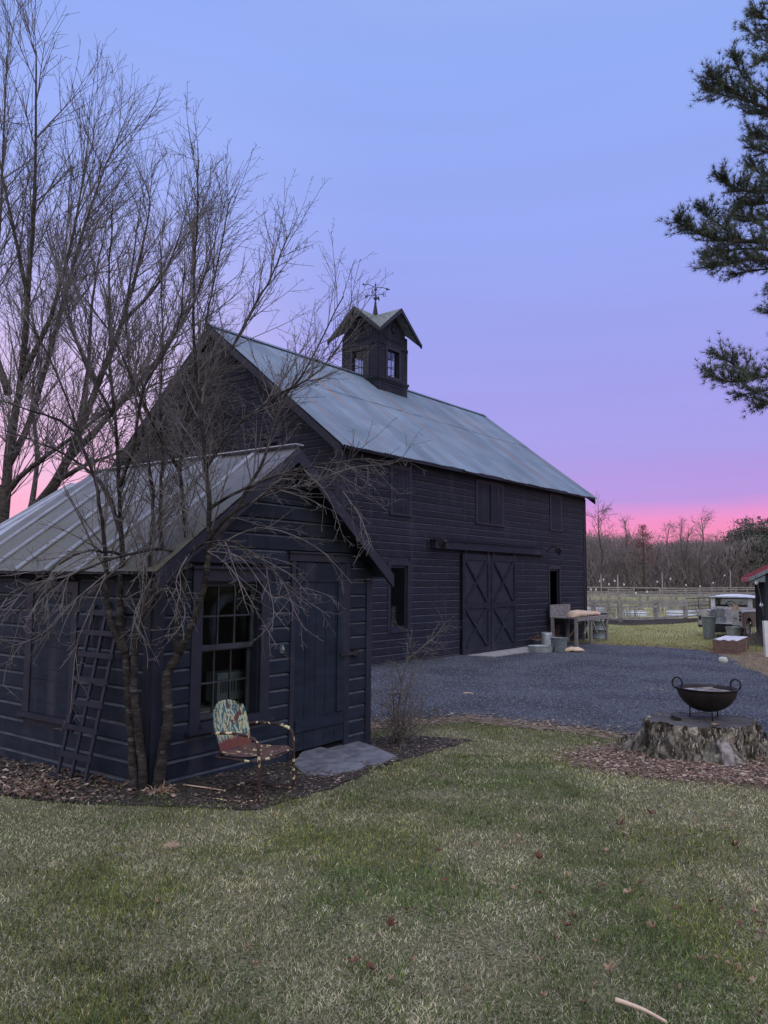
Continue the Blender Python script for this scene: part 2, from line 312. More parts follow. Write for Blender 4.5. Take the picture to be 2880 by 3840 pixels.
_p.inputs['Emission Color'].default_value=(1,.9,.82,1); _p.inputs['Emission Strength'].default_value=.0
g=bpy.data.materials.new('window_glass'); g.use_nodes=True; t=g.node_tree; t.nodes.remove(t.nodes['Principled BSDF'])
a=t.nodes.new('ShaderNodeBsdfTransparent'); a.inputs[0].default_value=(.82,.85,.86,1); b=t.nodes.new('ShaderNodeBsdfGlossy'); b.inputs['Roughness'].default_value=.04
b.inputs[0].default_value=(.9,.9,.9,1)
fr=t.nodes.new('ShaderNodeFresnel'); fr.inputs[0].default_value=1.22; mxs=t.nodes.new('ShaderNodeMixShader'); t.links.new(fr.outputs[0],mxs.inputs[0]); t.links.new(a.outputs[0],mxs.inputs[1]); t.links.new(b.outputs[0],mxs.inputs[2]); t.links.new(mxs.outputs[0],t.nodes['Material Output'].inputs[0])
M['glass']=g
# ------------------------------------------------------------ ground
def poly_sheet(name,pts,mat_,dz,sub=.25,jit=.1,kind='structure'):
    """a draped sheet with an irregular edge, standing dz above the ground"""
    P=[]
    n=len(pts)
    for i in range(n):
        a=Vector(pts[i]);b=Vector(pts[(i+1)%n]); k=max(1,int((b-a).length/sub))
        for j in range(k):
            p=a.lerp(b,j/k); P.append((p.x+random.uniform(-jit,jit),p.y+random.uniform(-jit,jit)))
    me=bpy.data.meshes.new(name)
    import bmesh
    bm=bmesh.new(); vs=[bm.verts.new((x,y,0)) for x,y in P]; bm.faces.new(vs); bmesh.ops.triangulate(bm,faces=bm.faces[:])
    y0=min(p[1] for p in P); y1=max(p[1] for p in P); y=y0+.3
    while y<min(y1,10.2):
        bmesh.ops.bisect_plane(bm,geom=bm.verts[:]+bm.edges[:]+bm.faces[:],plane_co=(0,y,0),plane_no=(0,1,0)); y+=.3
    for v in bm.verts: v.co.z=gz(v.co.x,v.co.y)+dz
    bm.normal_update()
    for f in bm.faces:
        if f.normal.z<0: f.normal_flip()
    bm.to_mesh(me); bm.free(); me.materials.append(mat_); o=bpy.data.objects.new(name,me); COL.objects.link(o); return tag(o,kind=kind)
ys=[-6+i*.3 for i in range(0,56)]+[11,14,20,30,36]
g=MB()
for i in range(len(ys)-1):
    for xa,xb in ((-60,-12),(-12,0),(0,12),(12,60)):
        g.quad((xa,ys[i],gz(0,ys[i])),(xb,ys[i],gz(0,ys[i])),(xb,ys[i+1],gz(0,ys[i+1])),(xa,ys[i+1],gz(0,ys[i+1])),smooth=True)
tag(g.build('lawn',M['ground']),kind='structure')
g=MB()
for a,b,za,zb in ((36,90,-.2,-.2),(90,140,-.2,.2),(140,220,.2,1.2),(220,900,1.2,6)):
    g.quad((-700,a,za),(900,a,za),(900,b,zb),(-700,b,zb))
for xa,xb in ((-700,-60),(60,900)): g.quad((xa,-6,-.2),(xb,-6,-.2),(xb,36,-.2),(xa,36,-.2))
g.quad((-700,-700,-.2),(900,-700,-.2),(900,-6,-.2),(-700,-6,-.2))
tag(g.build('field',M['pasture']),kind='structure')
poly_sheet('meadow',[(7.2,23.6),(9.4,22.6),(14,22),(60,26),(60,35.9),(-20,35.9),(-20,28)],M['pasture'],.004,1)
GRAVEL=[(-9,11.6),(-.9,10.35),(1.2,11.3),(2.6,10.6),(3.3,10.0),(4.6,9.6),(8.6,9.0),(9.6,11.2),(8.3,13.6),(7.7,15),(8.3,17.8),(9.0,20.5),(9.1,22.3),(8.3,23.1),(6.6,23.9),(5.2,25),(0,21),(-6,17)]
poly_sheet('bare_ground',[(0,14),(-2,11.2),(-1.0,9.95),(-.2,10.0),(1.2,10.75),(2.3,10.2),(3,9.5),(5.2,8.3),(10,8),(13,14),(13,23),(9.0,24),(7,24.6),(5.5,24.5),(4,18)],M['dirt'],.008,.25,.07)
poly_sheet('gravel_yard',GRAVEL,M['gravel'],.013,.2,.12)
MUL=[(2.25,7.75),(2.6,7.2),(3.4,6.95),(4.5,6.9),(5.6,7.2),(6,8),(5.6,9.3),(3.6,9.6),(2.7,9.2),(2.3,8.5)]
poly_sheet('mulch_patch',MUL,M['mulch'],.010,.07,.035)
BED=[(-6,6.6),(-3.3,6.42),(-2.5,6.12),(-1.7,6.08),(-.95,5.98),(-.45,6.6),(-.1,7.4),(.25,8.2),(.7,8.9),(1.1,9.6),(.2,9.9),(-1,8.8),(-2.4,7.2),(-6,9.5)]
poly_sheet('flower_bed',BED,M['soil'],.008,.07,.035)
def inpoly(x,y,P):
    c=np.zeros(x.shape,bool); n=len(P)
    for i in range(n):
        x1,y1=P[i];x2,y2=P[(i+1)%n]
        if y1==y2: continue
        k=((y1>y)!=(y2>y))&(x<(x2-x1)*(y-y1)/(y2-y1)+x1); c^=k
    return c
def vnoise(x,y,s,seed):
    r=np.random.RandomState(seed).rand(128,128); X=x/s+50;Y=y/s+50
    i=np.floor(X).astype(int);j=np.floor(Y).astype(int);a=X-i;b=Y-j;a=a*a*(3-2*a);b=b*b*(3-2*b)
    i%=127;j%=127
    return (r[i,j]*(1-a)+r[i+1,j]*a)*(1-b)+(r[i,j+1]*(1-a)+r[i+1,j+1]*a)*b
def gzn(x,y):
    t=np.clip((y-6)/4,0,1); return -.2*t*t*(3-2*t)
def blades(name,x,y,ln,wd,col,lean,mat_,label,cat,z0=None):
    n=len(x); a=RS.rand(n)*2*pi; h=ln; z=gzn(x,y) if z0 is None else z0
    la=RS.rand(n)*2*pi; ll=lean*h
    bx,by=np.cos(a)*wd/2,np.sin(a)*wd/2
    V=np.zeros((n,5,3),np.float32)
    V[:,0]=np.c_[x-bx,y-by,z-.004];V[:,1]=np.c_[x+bx,y+by,z-.004]
    mx_,my_=x+np.cos(la)*ll*.4,y+np.sin(la)*ll*.4; hz_=np.sqrt(np.maximum(h*h-ll*ll,(.15*h)**2))
    V[:,2]=np.c_[mx_+bx*.8,my_+by*.8,z+hz_*.6];V[:,3]=np.c_[mx_-bx*.8,my_-by*.8,z+hz_*.6]
    V[:,4]=np.c_[x+np.cos(la)*ll,y+np.sin(la)*ll,z+hz_]
    b=(np.arange(n)*5)[:,None]; T=np.concatenate([b+[0,1,2],b+[0,2,3],b+[3,2,4]],1).reshape(-1,3)
    o=npmesh(name,V.reshape(-1,3),T,mat_,np.repeat(col,5,axis=0)); return tag(o,label,cat,kind='stuff')
SHED=[(-1.95,6.63),(-.17,9.06),(-3.5,11.5),(-5.4,9)]
# lawn grass: dense near the camera
def lawn_pts(n,y0,y1,p):
    u=RS.rand(n); y=(y0**(1-p)+(y1**(1-p)-y0**(1-p))*u)**(1/(1-p)) if p!=1 else y0*(y1/y0)**u
    x=(RS.rand(n)*1.24-.62)*y+ RS.rand(n)*0
    return x,y
x,y=lawn_pts(620000,2.2,11.8,.55)
x3,y3=lawn_pts(230000,2.0,13.5,.3); x3=np.sign(x3)*(.62*y3+np.abs(x3)*.95); x=np.concatenate([x,x3]); y=np.concatenate([y,y3])
jx=(vnoise(x,y,.35,51)-.5)*.5+RS.randn(len(x))*.05; jy=(vnoise(x,y,.3,52)-.5)*.42+RS.randn(len(x))*.05
gr=inpoly(x+jx,y+jy,GRAVEL); be=inpoly(x+jx*.8+RS.randn(len(x))*.06,y-.10+jy*.8+RS.randn(len(x))*.10,BED); mu=inpoly(x+jx+RS.randn(len(x))*.1,y+jy-.08+RS.randn(len(x))*.12,MUL); sh=inpoly(x,y,SHED)
edge=inpoly(x,y-.12,GRAVEL)
keep=~sh&~(gr&(RS.rand(len(x))>.03))&~(be&(RS.rand(len(x))>.09))&~(mu&(RS.rand(len(x))>.12))
keep&=~((y+jy>np.interp(x,[-1,0,1.2,2.6,3.3,4.6,9.3],[10.0,10.4,10.9,10.2,9.6,9.2,8.8]))&(RS.rand(len(x))>.42))
dn=vnoise(x,y,.5,3)*.6+vnoise(x,y,.16,4)*.4
keep&=RS.rand(len(x))<np.clip(2.2*dn-.15,.30,1)
x,y=x[keep],y[keep]; n=len(x)
gn=np.clip((vnoise(x,y,.75,8)*.55+vnoise(x,y,.28,9)*.3+vnoise(x,y,.1,12)*.15-.36)*3.1,0,1)
r=RS.rand(n)
straw=np.array([.41,.365,.225]);pale=np.array([.54,.49,.33]);green=np.array([.125,.17,.045]);dg=np.array([.058,.10,.038]);olive=np.array([.25,.24,.055])
isg=r<(.27+.62*gn)
col=np.where(isg[:,None],green+(olive-green)*RS.rand(n,1)*(vnoise(x,y,1.1,15)[:,None]>.5),straw)
col=np.where((~isg&(RS.rand(n)<.25))[:,None],pale,col); col=np.where((isg&(RS.rand(n)<.35))[:,None],dg,col)
col=col*(.42+.95*RS.rand(n,1))*(.62+.85*(vnoise(x,y,.07,91)*.6+vnoise(x,y,.19,92)*.4))[:,None]*(.78+.5*vnoise(x,y,.9,77)[:,None])
ln=np.where(isg,.015+.026*RS.rand(n),.012+.026*RS.rand(n))*(.8+.5*vnoise(x,y,.35,21)); wd=.0014+.0018*RS.rand(n)**2+.00028*y
lean=np.where(isg,.35+.62*RS.rand(n),.7+.295*RS.rand(n))
blades('lawn_grass',x,y,ln,wd,col,lean,M['grass'],'short winter grass, green and straw coloured, covering the near lawn','grass')
# meadow grass beyond the yard
n=60000; y=22+RS.rand(n)**1.6*16; x=y*(.24+RS.rand(n)*.40)
k=~inpoly(x,y,GRAVEL)&(x>7.0); x,y=x[k],y[k]; n=len(x)
col=np.array([.36,.33,.15])*(.6+.7*RS.rand(n,1))*np.array([1,1,1])+ (RS.rand(n,1)<.35)*np.array([-.14,-.10,-.05])
blades('meadow_grass',x,y,.03+.05*RS.rand(n),.008+.008*RS.rand(n),np.clip(col,.02,1),.3+.6*RS.rand(n),M['grass'],'yellow green rough grass between the gravel and the rail fence','grass')
n=26000; y=14+RS.rand(n)*9; x=y*(.36+RS.rand(n)*.26); k=~inpoly(x,y-.25,GRAVEL)&(x>6.8)&(vnoise(x,y,.7,31)>.38); x,y=x[k],y[k]; n=len(x)
col=np.array([.34,.29,.17])*(.5+.7*RS.rand(n,1))
blades('verge_grass',x,y,.02+.04*RS.rand(n),.006+.006*RS.rand(n),col,.4+.5*RS.rand(n),M['grass'],'thin straw coloured grass on the bare brown ground at the right of the gravel','grass')
# stones on the gravel
def scatter_rocks(name,x,y,s,colr,mat_,label,cat,flat=.6,dz=.013):
    n=len(x); base=np.array([[1,0,0],[-.6,.8,0],[-.5,-.9,0],[.1,.1,.9],[.5,-.2,-.6]])
    V=np.zeros((n,5,3)); a=RS.rand(n)*2*pi
    R=base[None]*(1+.5*(RS.rand(n,5,1)-.5)); c,sn=np.cos(a)[:,None],np.sin(a)[:,None]
    V[:,:,0]=(R[:,:,0]*c-R[:,:,1]*sn)*s[:,None]+x[:,None]; V[:,:,1]=(R[:,:,0]*sn+R[:,:,1]*c)*s[:,None]+y[:,None]; V[:,:,2]=R[:,:,2]*s[:,None]*flat+(gzn(x,y)+dz+.2*s)[:,None]
    b=(np.arange(n)*5)[:,None]; T=np.concatenate([b+[0,1,3],b+[1,2,3],b+[2,0,3],b+[1,0,4],b+[2,1,4],b+[0,2,4]],1).reshape(-1,3)
    return tag(npmesh(name,V.reshape(-1,3),T,mat_,np.repeat(colr,5,axis=0)),label,cat,kind='stuff')
n=90000; u=RS.rand(n); y=9*(24.5/9)**u; x=y*(-.42+RS.rand(n)*1.05); k=inpoly(x+RS.randn(n)*.10,y+RS.randn(n)*.12,GRAVEL); x,y=x[k],y[k]; n=len(x)
colr=np.array([.15,.16,.183])*(.35+1.3*RS.rand(n,1)**1.6)
scatter_rocks('gravel_stones',x,y,.006+.008*RS.rand(n)+.0003*y,colr,M['litter'],'loose dark grey crushed stone over the barn yard','gravel')
# litter: curled flat bits
def litter(name,x,y,s,colr,label,cat,dz=.02,up=.4):
    n=len(x); V=np.zeros((n,4,3)); a=RS.rand(n)*2*pi; c,sn=np.cos(a),np.sin(a); L_=s; W_=s*(.25+.4*RS.rand(n))
    z=gzn(x,y)+dz
    for i,(p,q) in enumerate(((-1,0),(0,-1),(1,0),(0,1))):
        V[:,i,0]=x+(p*c*L_-q*sn*W_); V[:,i,1]=y+(p*sn*L_+q*c*W_); V[:,i,2]=z+s*up*(RS.rand(n)-.2)
    b=(np.arange(n)*4)[:,None]; T=np.concatenate([b+[0,1,3],b+[1,2,3]],1).reshape(-1,3)
    return tag(npmesh(name,V.reshape(-1,3),T,M['litter'],np.repeat(colr,4,axis=0)),label,cat,kind='stuff')
n=9000; x=-4.2+RS.rand(n)*2.6; y=6.0+RS.rand(n)**1.3*2.2; k=inpoly(x,y,BED)&(RS.rand(n)<np.clip(1.0-np.abs(x+2.9)*.8,.10,1)); x,y=x[k],y[k]; n=len(x)
cc=np.array([[.28,.20,.14],[.14,.085,.06],[.40,.32,.23],[.07,.055,.045]])[RS.choice(4,n,p=[.25,.35,.12,.28])]*(.4+.8*RS.rand(n,1))
litter('leaf_litter',x,y,.010+.024*RS.rand(n)**1.5,cc,'dead brown leaf litter heaped along the foot of the shed wall','leaf litter',.02,.9)
n=42000; a=RS.rand(n)*2*pi; q=RS.rand(n)**.55+np.abs(RS.randn(n))*.10; x=3.9+np.cos(a)*q*1.85; y=8.15+np.sin(a)*q*1.3; k=(x-3.55)**2+(y-8.6)**2>.2; x,y=x[k],y[k]; n=len(x)
cc=np.array([[.25,.15,.095],[.19,.10,.06],[.36,.28,.20],[.10,.065,.045]])[RS.randint(0,4,n)]*(.5+.8*RS.rand(n,1))
litter('needle_litter',x,y,.006+.026*RS.rand(n)**3,cc,'red brown needles and bark crumbs strewn round the rotten stump','litter',.022,.6)
n=5000; x=-1.5+RS.rand(n)*2.8; y=6+RS.rand(n)*4.2; k=inpoly(x,y,BED)|(np.abs(y-10.4-.3*np.sin(x*2))<.4); x,y=x[k],y[k]; n=len(x)
cc=np.array([[.16,.11,.08],[.12,.08,.065],[.30,.22,.17]])[RS.randint(0,3,n)]*(.4+.7*RS.rand(n,1))
litter('bed_litter',x,y,.008+.02*RS.rand(n),cc,'crumbs of dead leaf on the dark soil by the chair and bush','litter',.018,.5)
n=5000; u=RS.rand(n); x=-.6+u*9.9; y=np.interp(x,[.3,1.2,2.6,3.3,4.6,9.3],[10.9,11.3,10.6,10.0,9.6,9.2])+RS.randn(n)*.26-.2
cc=np.array([[.25,.18,.11],[.15,.11,.07],[.34,.28,.19],[.20,.12,.075]])[RS.randint(0,4,n)]*(.5+.7*RS.rand(n,1))
litter('edge_litter',x,y,.01+.025*RS.rand(n),cc,'brown dead leaves along the near edge of the gravel yard','litter',.02,.5)

# ------------------------------------------------------------ wall builder
def spans(a,b,holes):
    iv=[(a,b)]
    for h0,h1 in holes:
        nv=[]
        for p,q in iv:
            if h1<=p or h0>=q: nv.append((p,q)); continue
            if h0>p: nv.append((p,h0))
            if h1<q: nv.append((h1,q))
        iv=nv
    return [i for i in iv if i[1]-i[0]>.01]
def siding(mb,org,ux,nr,L0,L1,z0,z1,pitch,holes,outline=None,out=.022,cove=.19,jit=.002):
    """novelty siding: boards with a coved upper edge. outline(z)->(a,b) limits of the wall at height z"""
    org=Vector(org);ux=Vector(ux);nr=Vector(nr); z=z0; k=0; mi0=mb.mi
    while z<z1-.01:
        zt=min(z+pitch,z1); zc=zt-pitch*cove; a,b=(L0,L1) if outline is None else outline(zt)
        a,b=max(a,L0),min(b,L1)
        if b-a>.02 or outline is not None:
            mid=(z+zt)/2; hs=[(h[0],h[1]) for h in holes if h[2]<mid<h[3]]
            if outline is not None: a2,b2=outline(z); a2,b2=max(a2,L0),min(b2,L1)
            else: a2,b2=a,b
            for p,q in spans(a2,b2,hs):
                ns=max(1,int((q-p)/.7)); prev=None
                for i in range(ns+1):
                    s=p+(q-p)*i/ns; j=random.uniform(-jit,jit); o=out+random.uniform(-.002,.002)
                    h_=zt-zc; cl=(lambda z_:s) if outline is None else (lambda z_:min(max(s,outline(z_)[0]),outline(z_)[1]))
                    cur=[org+ux*cl(zz)+nr*o_+Vector((0,0,zz)) for o_,zz in ((.002,z+j),(o,z+j+.001),(o,zc+j),(o*.38,zc+j+h_*.22),(.003,zc+j+h_*.55),(.002,zt+j))]
                    if prev:
                        for m_ in range(5):
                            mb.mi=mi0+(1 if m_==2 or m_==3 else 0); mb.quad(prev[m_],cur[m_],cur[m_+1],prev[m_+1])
                        mb.mi=mi0
                    prev=cur
        z=zt; k+=1
def backing(mb,org,ux,nr,L0,L1,z0,z1,holes,th=.08):
    """solid wall with rectangular openings, from the plane inwards"""
    org=Vector(org);ux=Vector(ux);nr=Vector(nr)
    zs=sorted({z0,z1}|{min(max(h[i],z0),z1) for h in holes for i in (2,3)})
    for a,b in zip(zs,zs[1:]):
        mid=(a+b)/2
        for p,q in spans(L0,L1,[(h[0],h[1]) for h in holes if h[2]<mid<h[3]]):
            M4=Matrix((( ux.x,nr.x,0,org.x),(ux.y,nr.y,0,org.y),(0,0,1,0),(0,0,0,1)))
            mb.box(p,q,-th,.0,a,b,M4)
# ------------------------------------------------------------ BARN  (local x along the front wall, y into the building)
BA=.6731; BL=12.5; BW=8.35; BE=4.74; BR=7.95; SL=(BR-BE)/(BW/2); BP=.172
barn=thing('barn','tall black wooden barn with cupola, tin roof and double X-braced doors','barn',(-.936,16.5,0),pi/2-BA)
Z=Vector((0,0,1))
holesF=[(1.74,2.40,.60,2.08),(4.80,7.45,-.3,2.36),(9.83,10.50,.60,2.12)]
mb=MB(); siding(mb,(0,0,0),(1,0,0),(0,-1,0),.1,BL-.1,-.30,BE,BP,holesF+[(1.64,2.5,.5,2.2),(9.73,10.6,.5,2.2),(4.68,7.57,-.3,2.45),(1.70,2.52,3.27,4.42),(5.45,6.98,3.28,4.5),(9.86,10.73,3.35,4.5)])
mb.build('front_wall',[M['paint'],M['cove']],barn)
mb=MB(); backing(mb,(0,0,0),(1,0,0),(0,-1,0),0,BL,-.35,BE+.05,holesF); 
mb.build('front_wall_frame',M['trim'],barn)
gout=lambda z:(0 if z<BE else (z-BE)/SL, BW if z<BE else BW-(z-BE)/SL)
gh=[(1.95,2.45,4.55,4.92)]
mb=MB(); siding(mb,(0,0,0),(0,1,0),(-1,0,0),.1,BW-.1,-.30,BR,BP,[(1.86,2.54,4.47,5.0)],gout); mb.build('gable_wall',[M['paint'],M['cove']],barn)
mb=MB()
mb.box(0.0,.08,.081,BW-.08,-.35,BE)
for y0,y1 in ((0,0),):
    A=[(0.003,0,BE+.002),(0.003,BW,BE+.002),(0.003,BW/2,BR)]; mb.quad(*A); mb.quad(*[(.08,a[1],a[2]) for a in A])
mb.box(BL-.08,BL,.081,BW-.08,-.35,BE); A=[(BL,0,BE),(BL,BW,BE),(BL,BW/2,BR)]; mb.quad(*A)
mb.box(0,BL,BW-.08,BW,-.35,BE)
mb.box(.1,BL-.1,.1,BW-.1,-.30,-.22); mb.box(.1,BL-.1,.1,BW-.1,2.9,3.0)
mb.build('wall_core',M['black'],barn)
mb=MB()
for x0,x1,y0,y1 in ((-.03,.11,-.036,-.0),(-.036,-.0,0.0,.11),(BL-.11,BL+.03,-.036,0),(-.036,0,BW-.11,BW)): mb=MB(); mb.box(x0,x1,y0,y1,-.33,BE+(.0 if y0<0 else .02)); mb.build('corner_board',M['trim'],barn)
mb=MB(); mb.box(.11,BL-.11,-.034,0,BE-.14,BE-.01); mb.box(-.02,BL+.02,-.05,-.037,BE-.09,BE)
mb.build('frieze_board',M['trim'],barn)
mb=MB(); mb.mi=0
mb.box(-.03,0,1.86,2.54,4.47,4.55);mb.box(-.03,0,1.86,2.54,4.92,5.0);mb.box(-.03,0,1.86,1.95,4.55,4.92);mb.box(-.03,0,2.45,2.54,4.55,4.92); mb.mi=1; mb.box(-.006,-.001,1.95,2.45,4.55,4.92)
mb.build('attic_window',[M['trim'],M['black']],barn)
# roof
def corr(mb,x0,x1,ya,za,yb,zb,pitch=.10,amp=.017,ny=6,edge=.012,thick=True):
    nx=int((x1-x0)/pitch*5); n=Vector((0,-(zb-za),(yb-ya))).normalized()
    if n.z<0: n=-n
    sag=[random.uniform(-.008,.008) for _ in range(60)]
    b=len(mb.v)
    for i in range(nx+1):
        x=x0+(x1-x0)*i/nx; o=amp*sin(2*pi*x/pitch); s=sag[int(i/nx*55)]
        for j in range(ny+1):
            t=j/ny; tt=t
            if j==0: tt=.012*sag[int((x+1)/.68*1.0+7)%60]/.008
            p=Vector((x,ya+(yb-ya)*tt,za+(zb-za)*tt))+n*(o+s*(1-t)*.8); mb.v.append(tuple(p))
    for i in range(nx):
        for j in range(ny):
            a=b+i*(ny+1)+j; mb.f.append((a,a+ny+1,a+ny+2,a+1)); mb.m.append(mb.mi); mb.s.append(True)
OV=.32; ey,ez=-OV,BE-OV*SL+.10; ry,rz=BW/2,BR+.10
roofo=MB()
my,mz=(ey*.42+ry*.58),(ez*.42+rz*.58)
corr(roofo,-.36,BL+.36,ey,ez,my+.1,mz+.1*SL)
corr(roofo,-.36,BL+.36,my-.0,mz+.014,ry,rz+.014)
corr(roofo,-.36,BL+.36,BW+OV,ez,ry,rz)
roof=roofo.build('roof',M['tin'],barn)
mb=MB()
def slab(mb,x0,x1,ya,za,yb,zb,th):
    mb.quad((x0,ya,za),(x1,ya,za),(x1,yb,zb),(x0,yb,zb)); mb.quad((x0,ya,za-th),(x0,yb,zb-th),(x1,yb,zb-th),(x1,ya,za-th))
    mb.quad((x0,ya,za),(x0,ya,za-th),(x1,ya,za-th),(x1,ya,za)); mb.quad((x0,ya,za),(x0,yb,zb),(x0,yb,zb-th),(x0,ya,za-th)); mb.quad((x1,ya,za),(x1,ya,za-th),(x1,yb,zb-th),(x1,yb,zb))
slab(mb,-.30,BL+.30,ey+.04,ez-.02+.04*SL,ry,rz-.02,.075); slab(mb,-.30,BL+.30,BW+OV-.04,ez-.02,ry,rz-.02,.075)
# barge boards
for xx in (-.33,BL+.30):
    for s in (0,1):
        f=lambda y:(y if s==0 else BW-y)
        a=Vector((xx,f(ey+.04),ez-.02));c=Vector((xx,f(ry),rz-.03))
        mb.quad(a,c,c-Z*.2,a-Z*.2); d=Vector((.03,0,0)); mb.quad(a+d,c+d,c+d-Z*.2,a+d-Z*.2); mb.quad(a,a+d,c+d,c); mb.quad(a-Z*.2,a+d-Z*.2,c+d-Z*.2,c-Z*.2); mb.quad(a,a+d,a+d-Z*.2,a-Z*.2)
mb.build('roof_boards',M['trim'],roof)
mb=MB(); 
for s in (-1,1): mb.quad((-.38,ry,rz+.055),(BL+.38,ry,rz+.055),(BL+.38,ry+s*.16,rz+.055-.16*SL+.012),(-.38,ry+s*.16,rz+.055-.16*SL+.012))
mb.build('ridge_cap',M['tin'],roof)
# sliding doors
def xdoor(x0,x1,lab):
    d=MB(); d.mi=0; z0,z1=-.22,2.44; d.box(x0+.02,x1-.02,-.075,-.045,z0,z1)
    for i in range(1,8): pass
    dd=d.build('sliding_door',M['trim'],barn); dd['label']=lab
    f=MB(); s=.13; y0,y1=-.105,-.0755
    f.box(x0,x0+s,y0,y1,z0,z1);f.box(x1-s,x1,y0,y1,z0,z1)
    for a,b in ((z1-.16,z1),(1.0,1.15),(z0,z0+.2)): f.box(x0+s+.001,x1-s-.001,y0,y1,a,b)
    f.build('door_frame',M['paint'],dd)
    for a,b in ((z0+.2,1.0),(1.15,z1-.16)):
        for sg in (0,1):
            br=MB(); xa,xb=(x0+s,x1-s) if sg else (x1-s,x0+s); yy=-.092 if sg else -.098
            br.bar((xa+(.05 if sg else -.05),yy,a+.01),(xb-(.05 if sg else -.05),yy,b-.01),.022+.004*sg,.085,up=(0,-1,0.0)) if False else br.bar((xa+(.04 if sg else -.04),yy,a+.02),(xb-(.04 if sg else -.04),yy,b-.02),.085,.024,up=(0,-1,0))
            br.build('brace',M['paint'],dd)
    for xx in (x0+.13,x1-.13): h=MB(); h.box(xx-.03,xx+.03,-.112,-.1055,z1-.14,z1+.10); h.build('hanger',M['darkmetal'],dd)
xdoor(4.70,6.10,'left leaf of the X-braced sliding doors'); xdoor(6.14,7.56,'right leaf of the X-braced sliding doors')
mb=MB(); mb.bar((3.25,-.09,2.68),(9.3,-.09,2.66),.19,.16,up=(0,-1,0)) if False else None
a=Vector((3.3,0,2.64));b=Vector((9.35,0,2.62))
mb.box(3.35,9.3,-.17,-.02,2.53,2.73); mb.box(3.3,9.05,-.20,-.02,2.735,2.765); mb.build('door_track',M['paint'],barn)
def win_open(x0,x1,z0,z1,lab):
    f=MB(); t=.10
    f.box(x0-t,x0,-.034,0,z0-t,z1+t);f.box(x1,x1+t,-.034,0,z0-t,z1+t);f.box(x0,x1,-.034,0,z1,z1+t+.02);f.box(x0-t-.03,x1+t+.03,-.06,0.0,z0-t,z0-.04) if False else f.box(x0,x1,-.05,0,z0-t+.02,z0)
    o=f.build('window_frame',M['trim'],barn); o['label']=lab
    if x0<5: p=MB(); p.box(x0,x1,.035,.04,z0,z1); p.build('pane',M['glass'],o)
    s=MB(); s.box(x0,x0+.05,.02,.05,z0,z1);s.box(x1-.05,x1,.02,.05,z0,z1);s.box(x0+.05,x1-.05,.02,.05,z0,z0+.06);s.box(x0+.05,x1-.05,.02,.05,z1-.06,z1);s.build('sash',M['trim'],o)
win_open(1.74,2.40,.60,2.08,'tall dark window beside the shed eave'); win_open(9.83,10.50,.60,2.12,'tall black unglazed opening behind the potting bench')
def shutter(x0,x1,z0,z1,leaves,lab):
    f=MB(); t=.09
    f.box(x0,x0+t,-.036,0,z0,z1);f.box(x1-t,x1,-.036,0,z0,z1);f.box(x0+t,x1-t,-.036,0,z1-t,z1);f.box(x0-.03,x1+.03,-.06,0,z0-.05,z0)
    o=f.build('shutter',M['trim'],barn); o['label']=lab
    for a,b in leaves:
        p=MB(); p.box(a,b,-.03,-.002,z0+.001,z1-t)
        n=4
        for i in range(n): p.box(a+(b-a)*i/n+.004,a+(b-a)*(i+1)/n-.004,-.036,-.0305,z0+.01,z1-t-.01)
        p.build('shutter_panel',M['paint'],o)
shutter(1.70,2.52,3.30,4.44,[(1.80,2.42)],'single shutter nearest the shed'); shutter(5.46,6.96,3.32,4.50,[(5.56,6.14),(6.24,6.86)],'double shutter in the middle of the upper wall'); shutter(9.88,10.72,3.38,4.52,[(9.98,10.62)],'single shutter near the far corner')
def barn_lamp(x,z,lab):
    m=MB(); m.box(x-.04,x+.04,-.06,-.021,z-.08,z+.10)
    m.tube([(x,-.05,z),(x,-.24,z+.14),(x+.02,-.40,z+.16),(x+.03,-.46,z+.10)],.014,6)
    o=m.build('wall_lamp',M['darkmetal'],barn); o['label']=lab
    s=MB(); M4=Matrix.Translation((x+.03,-.46,z+.02))@Matrix.Rotation(rad(65),4,'X')@Matrix.Rotation(rad(-25),4,'Y')
    n=16; prof=[(.03,.14),(.05,.12),(.06,.04),(.12,-.03),(.125,-.04),(.115,-.035),(.05,.03),(.02,.05)]
    s.lathe(prof,n,capb=True,capt=True); s.v=[tuple(M4@Vector(p)) for p in s.v]; s.build('lamp_shade',M['iron'],o)
barn_lamp(3.22,2.62,'bell shaped wall lamp left of the door track'); barn_lamp(9.58,2.66,'bell shaped wall lamp right of the door track')
mb=MB(); mb.tube([(BL+.01,-.05,BE-.2),(BL+.015,-.055,2.4),(BL+.01,-.05,-.2)],.012,5); mb.build('cable',M['darkmetal'],barn)
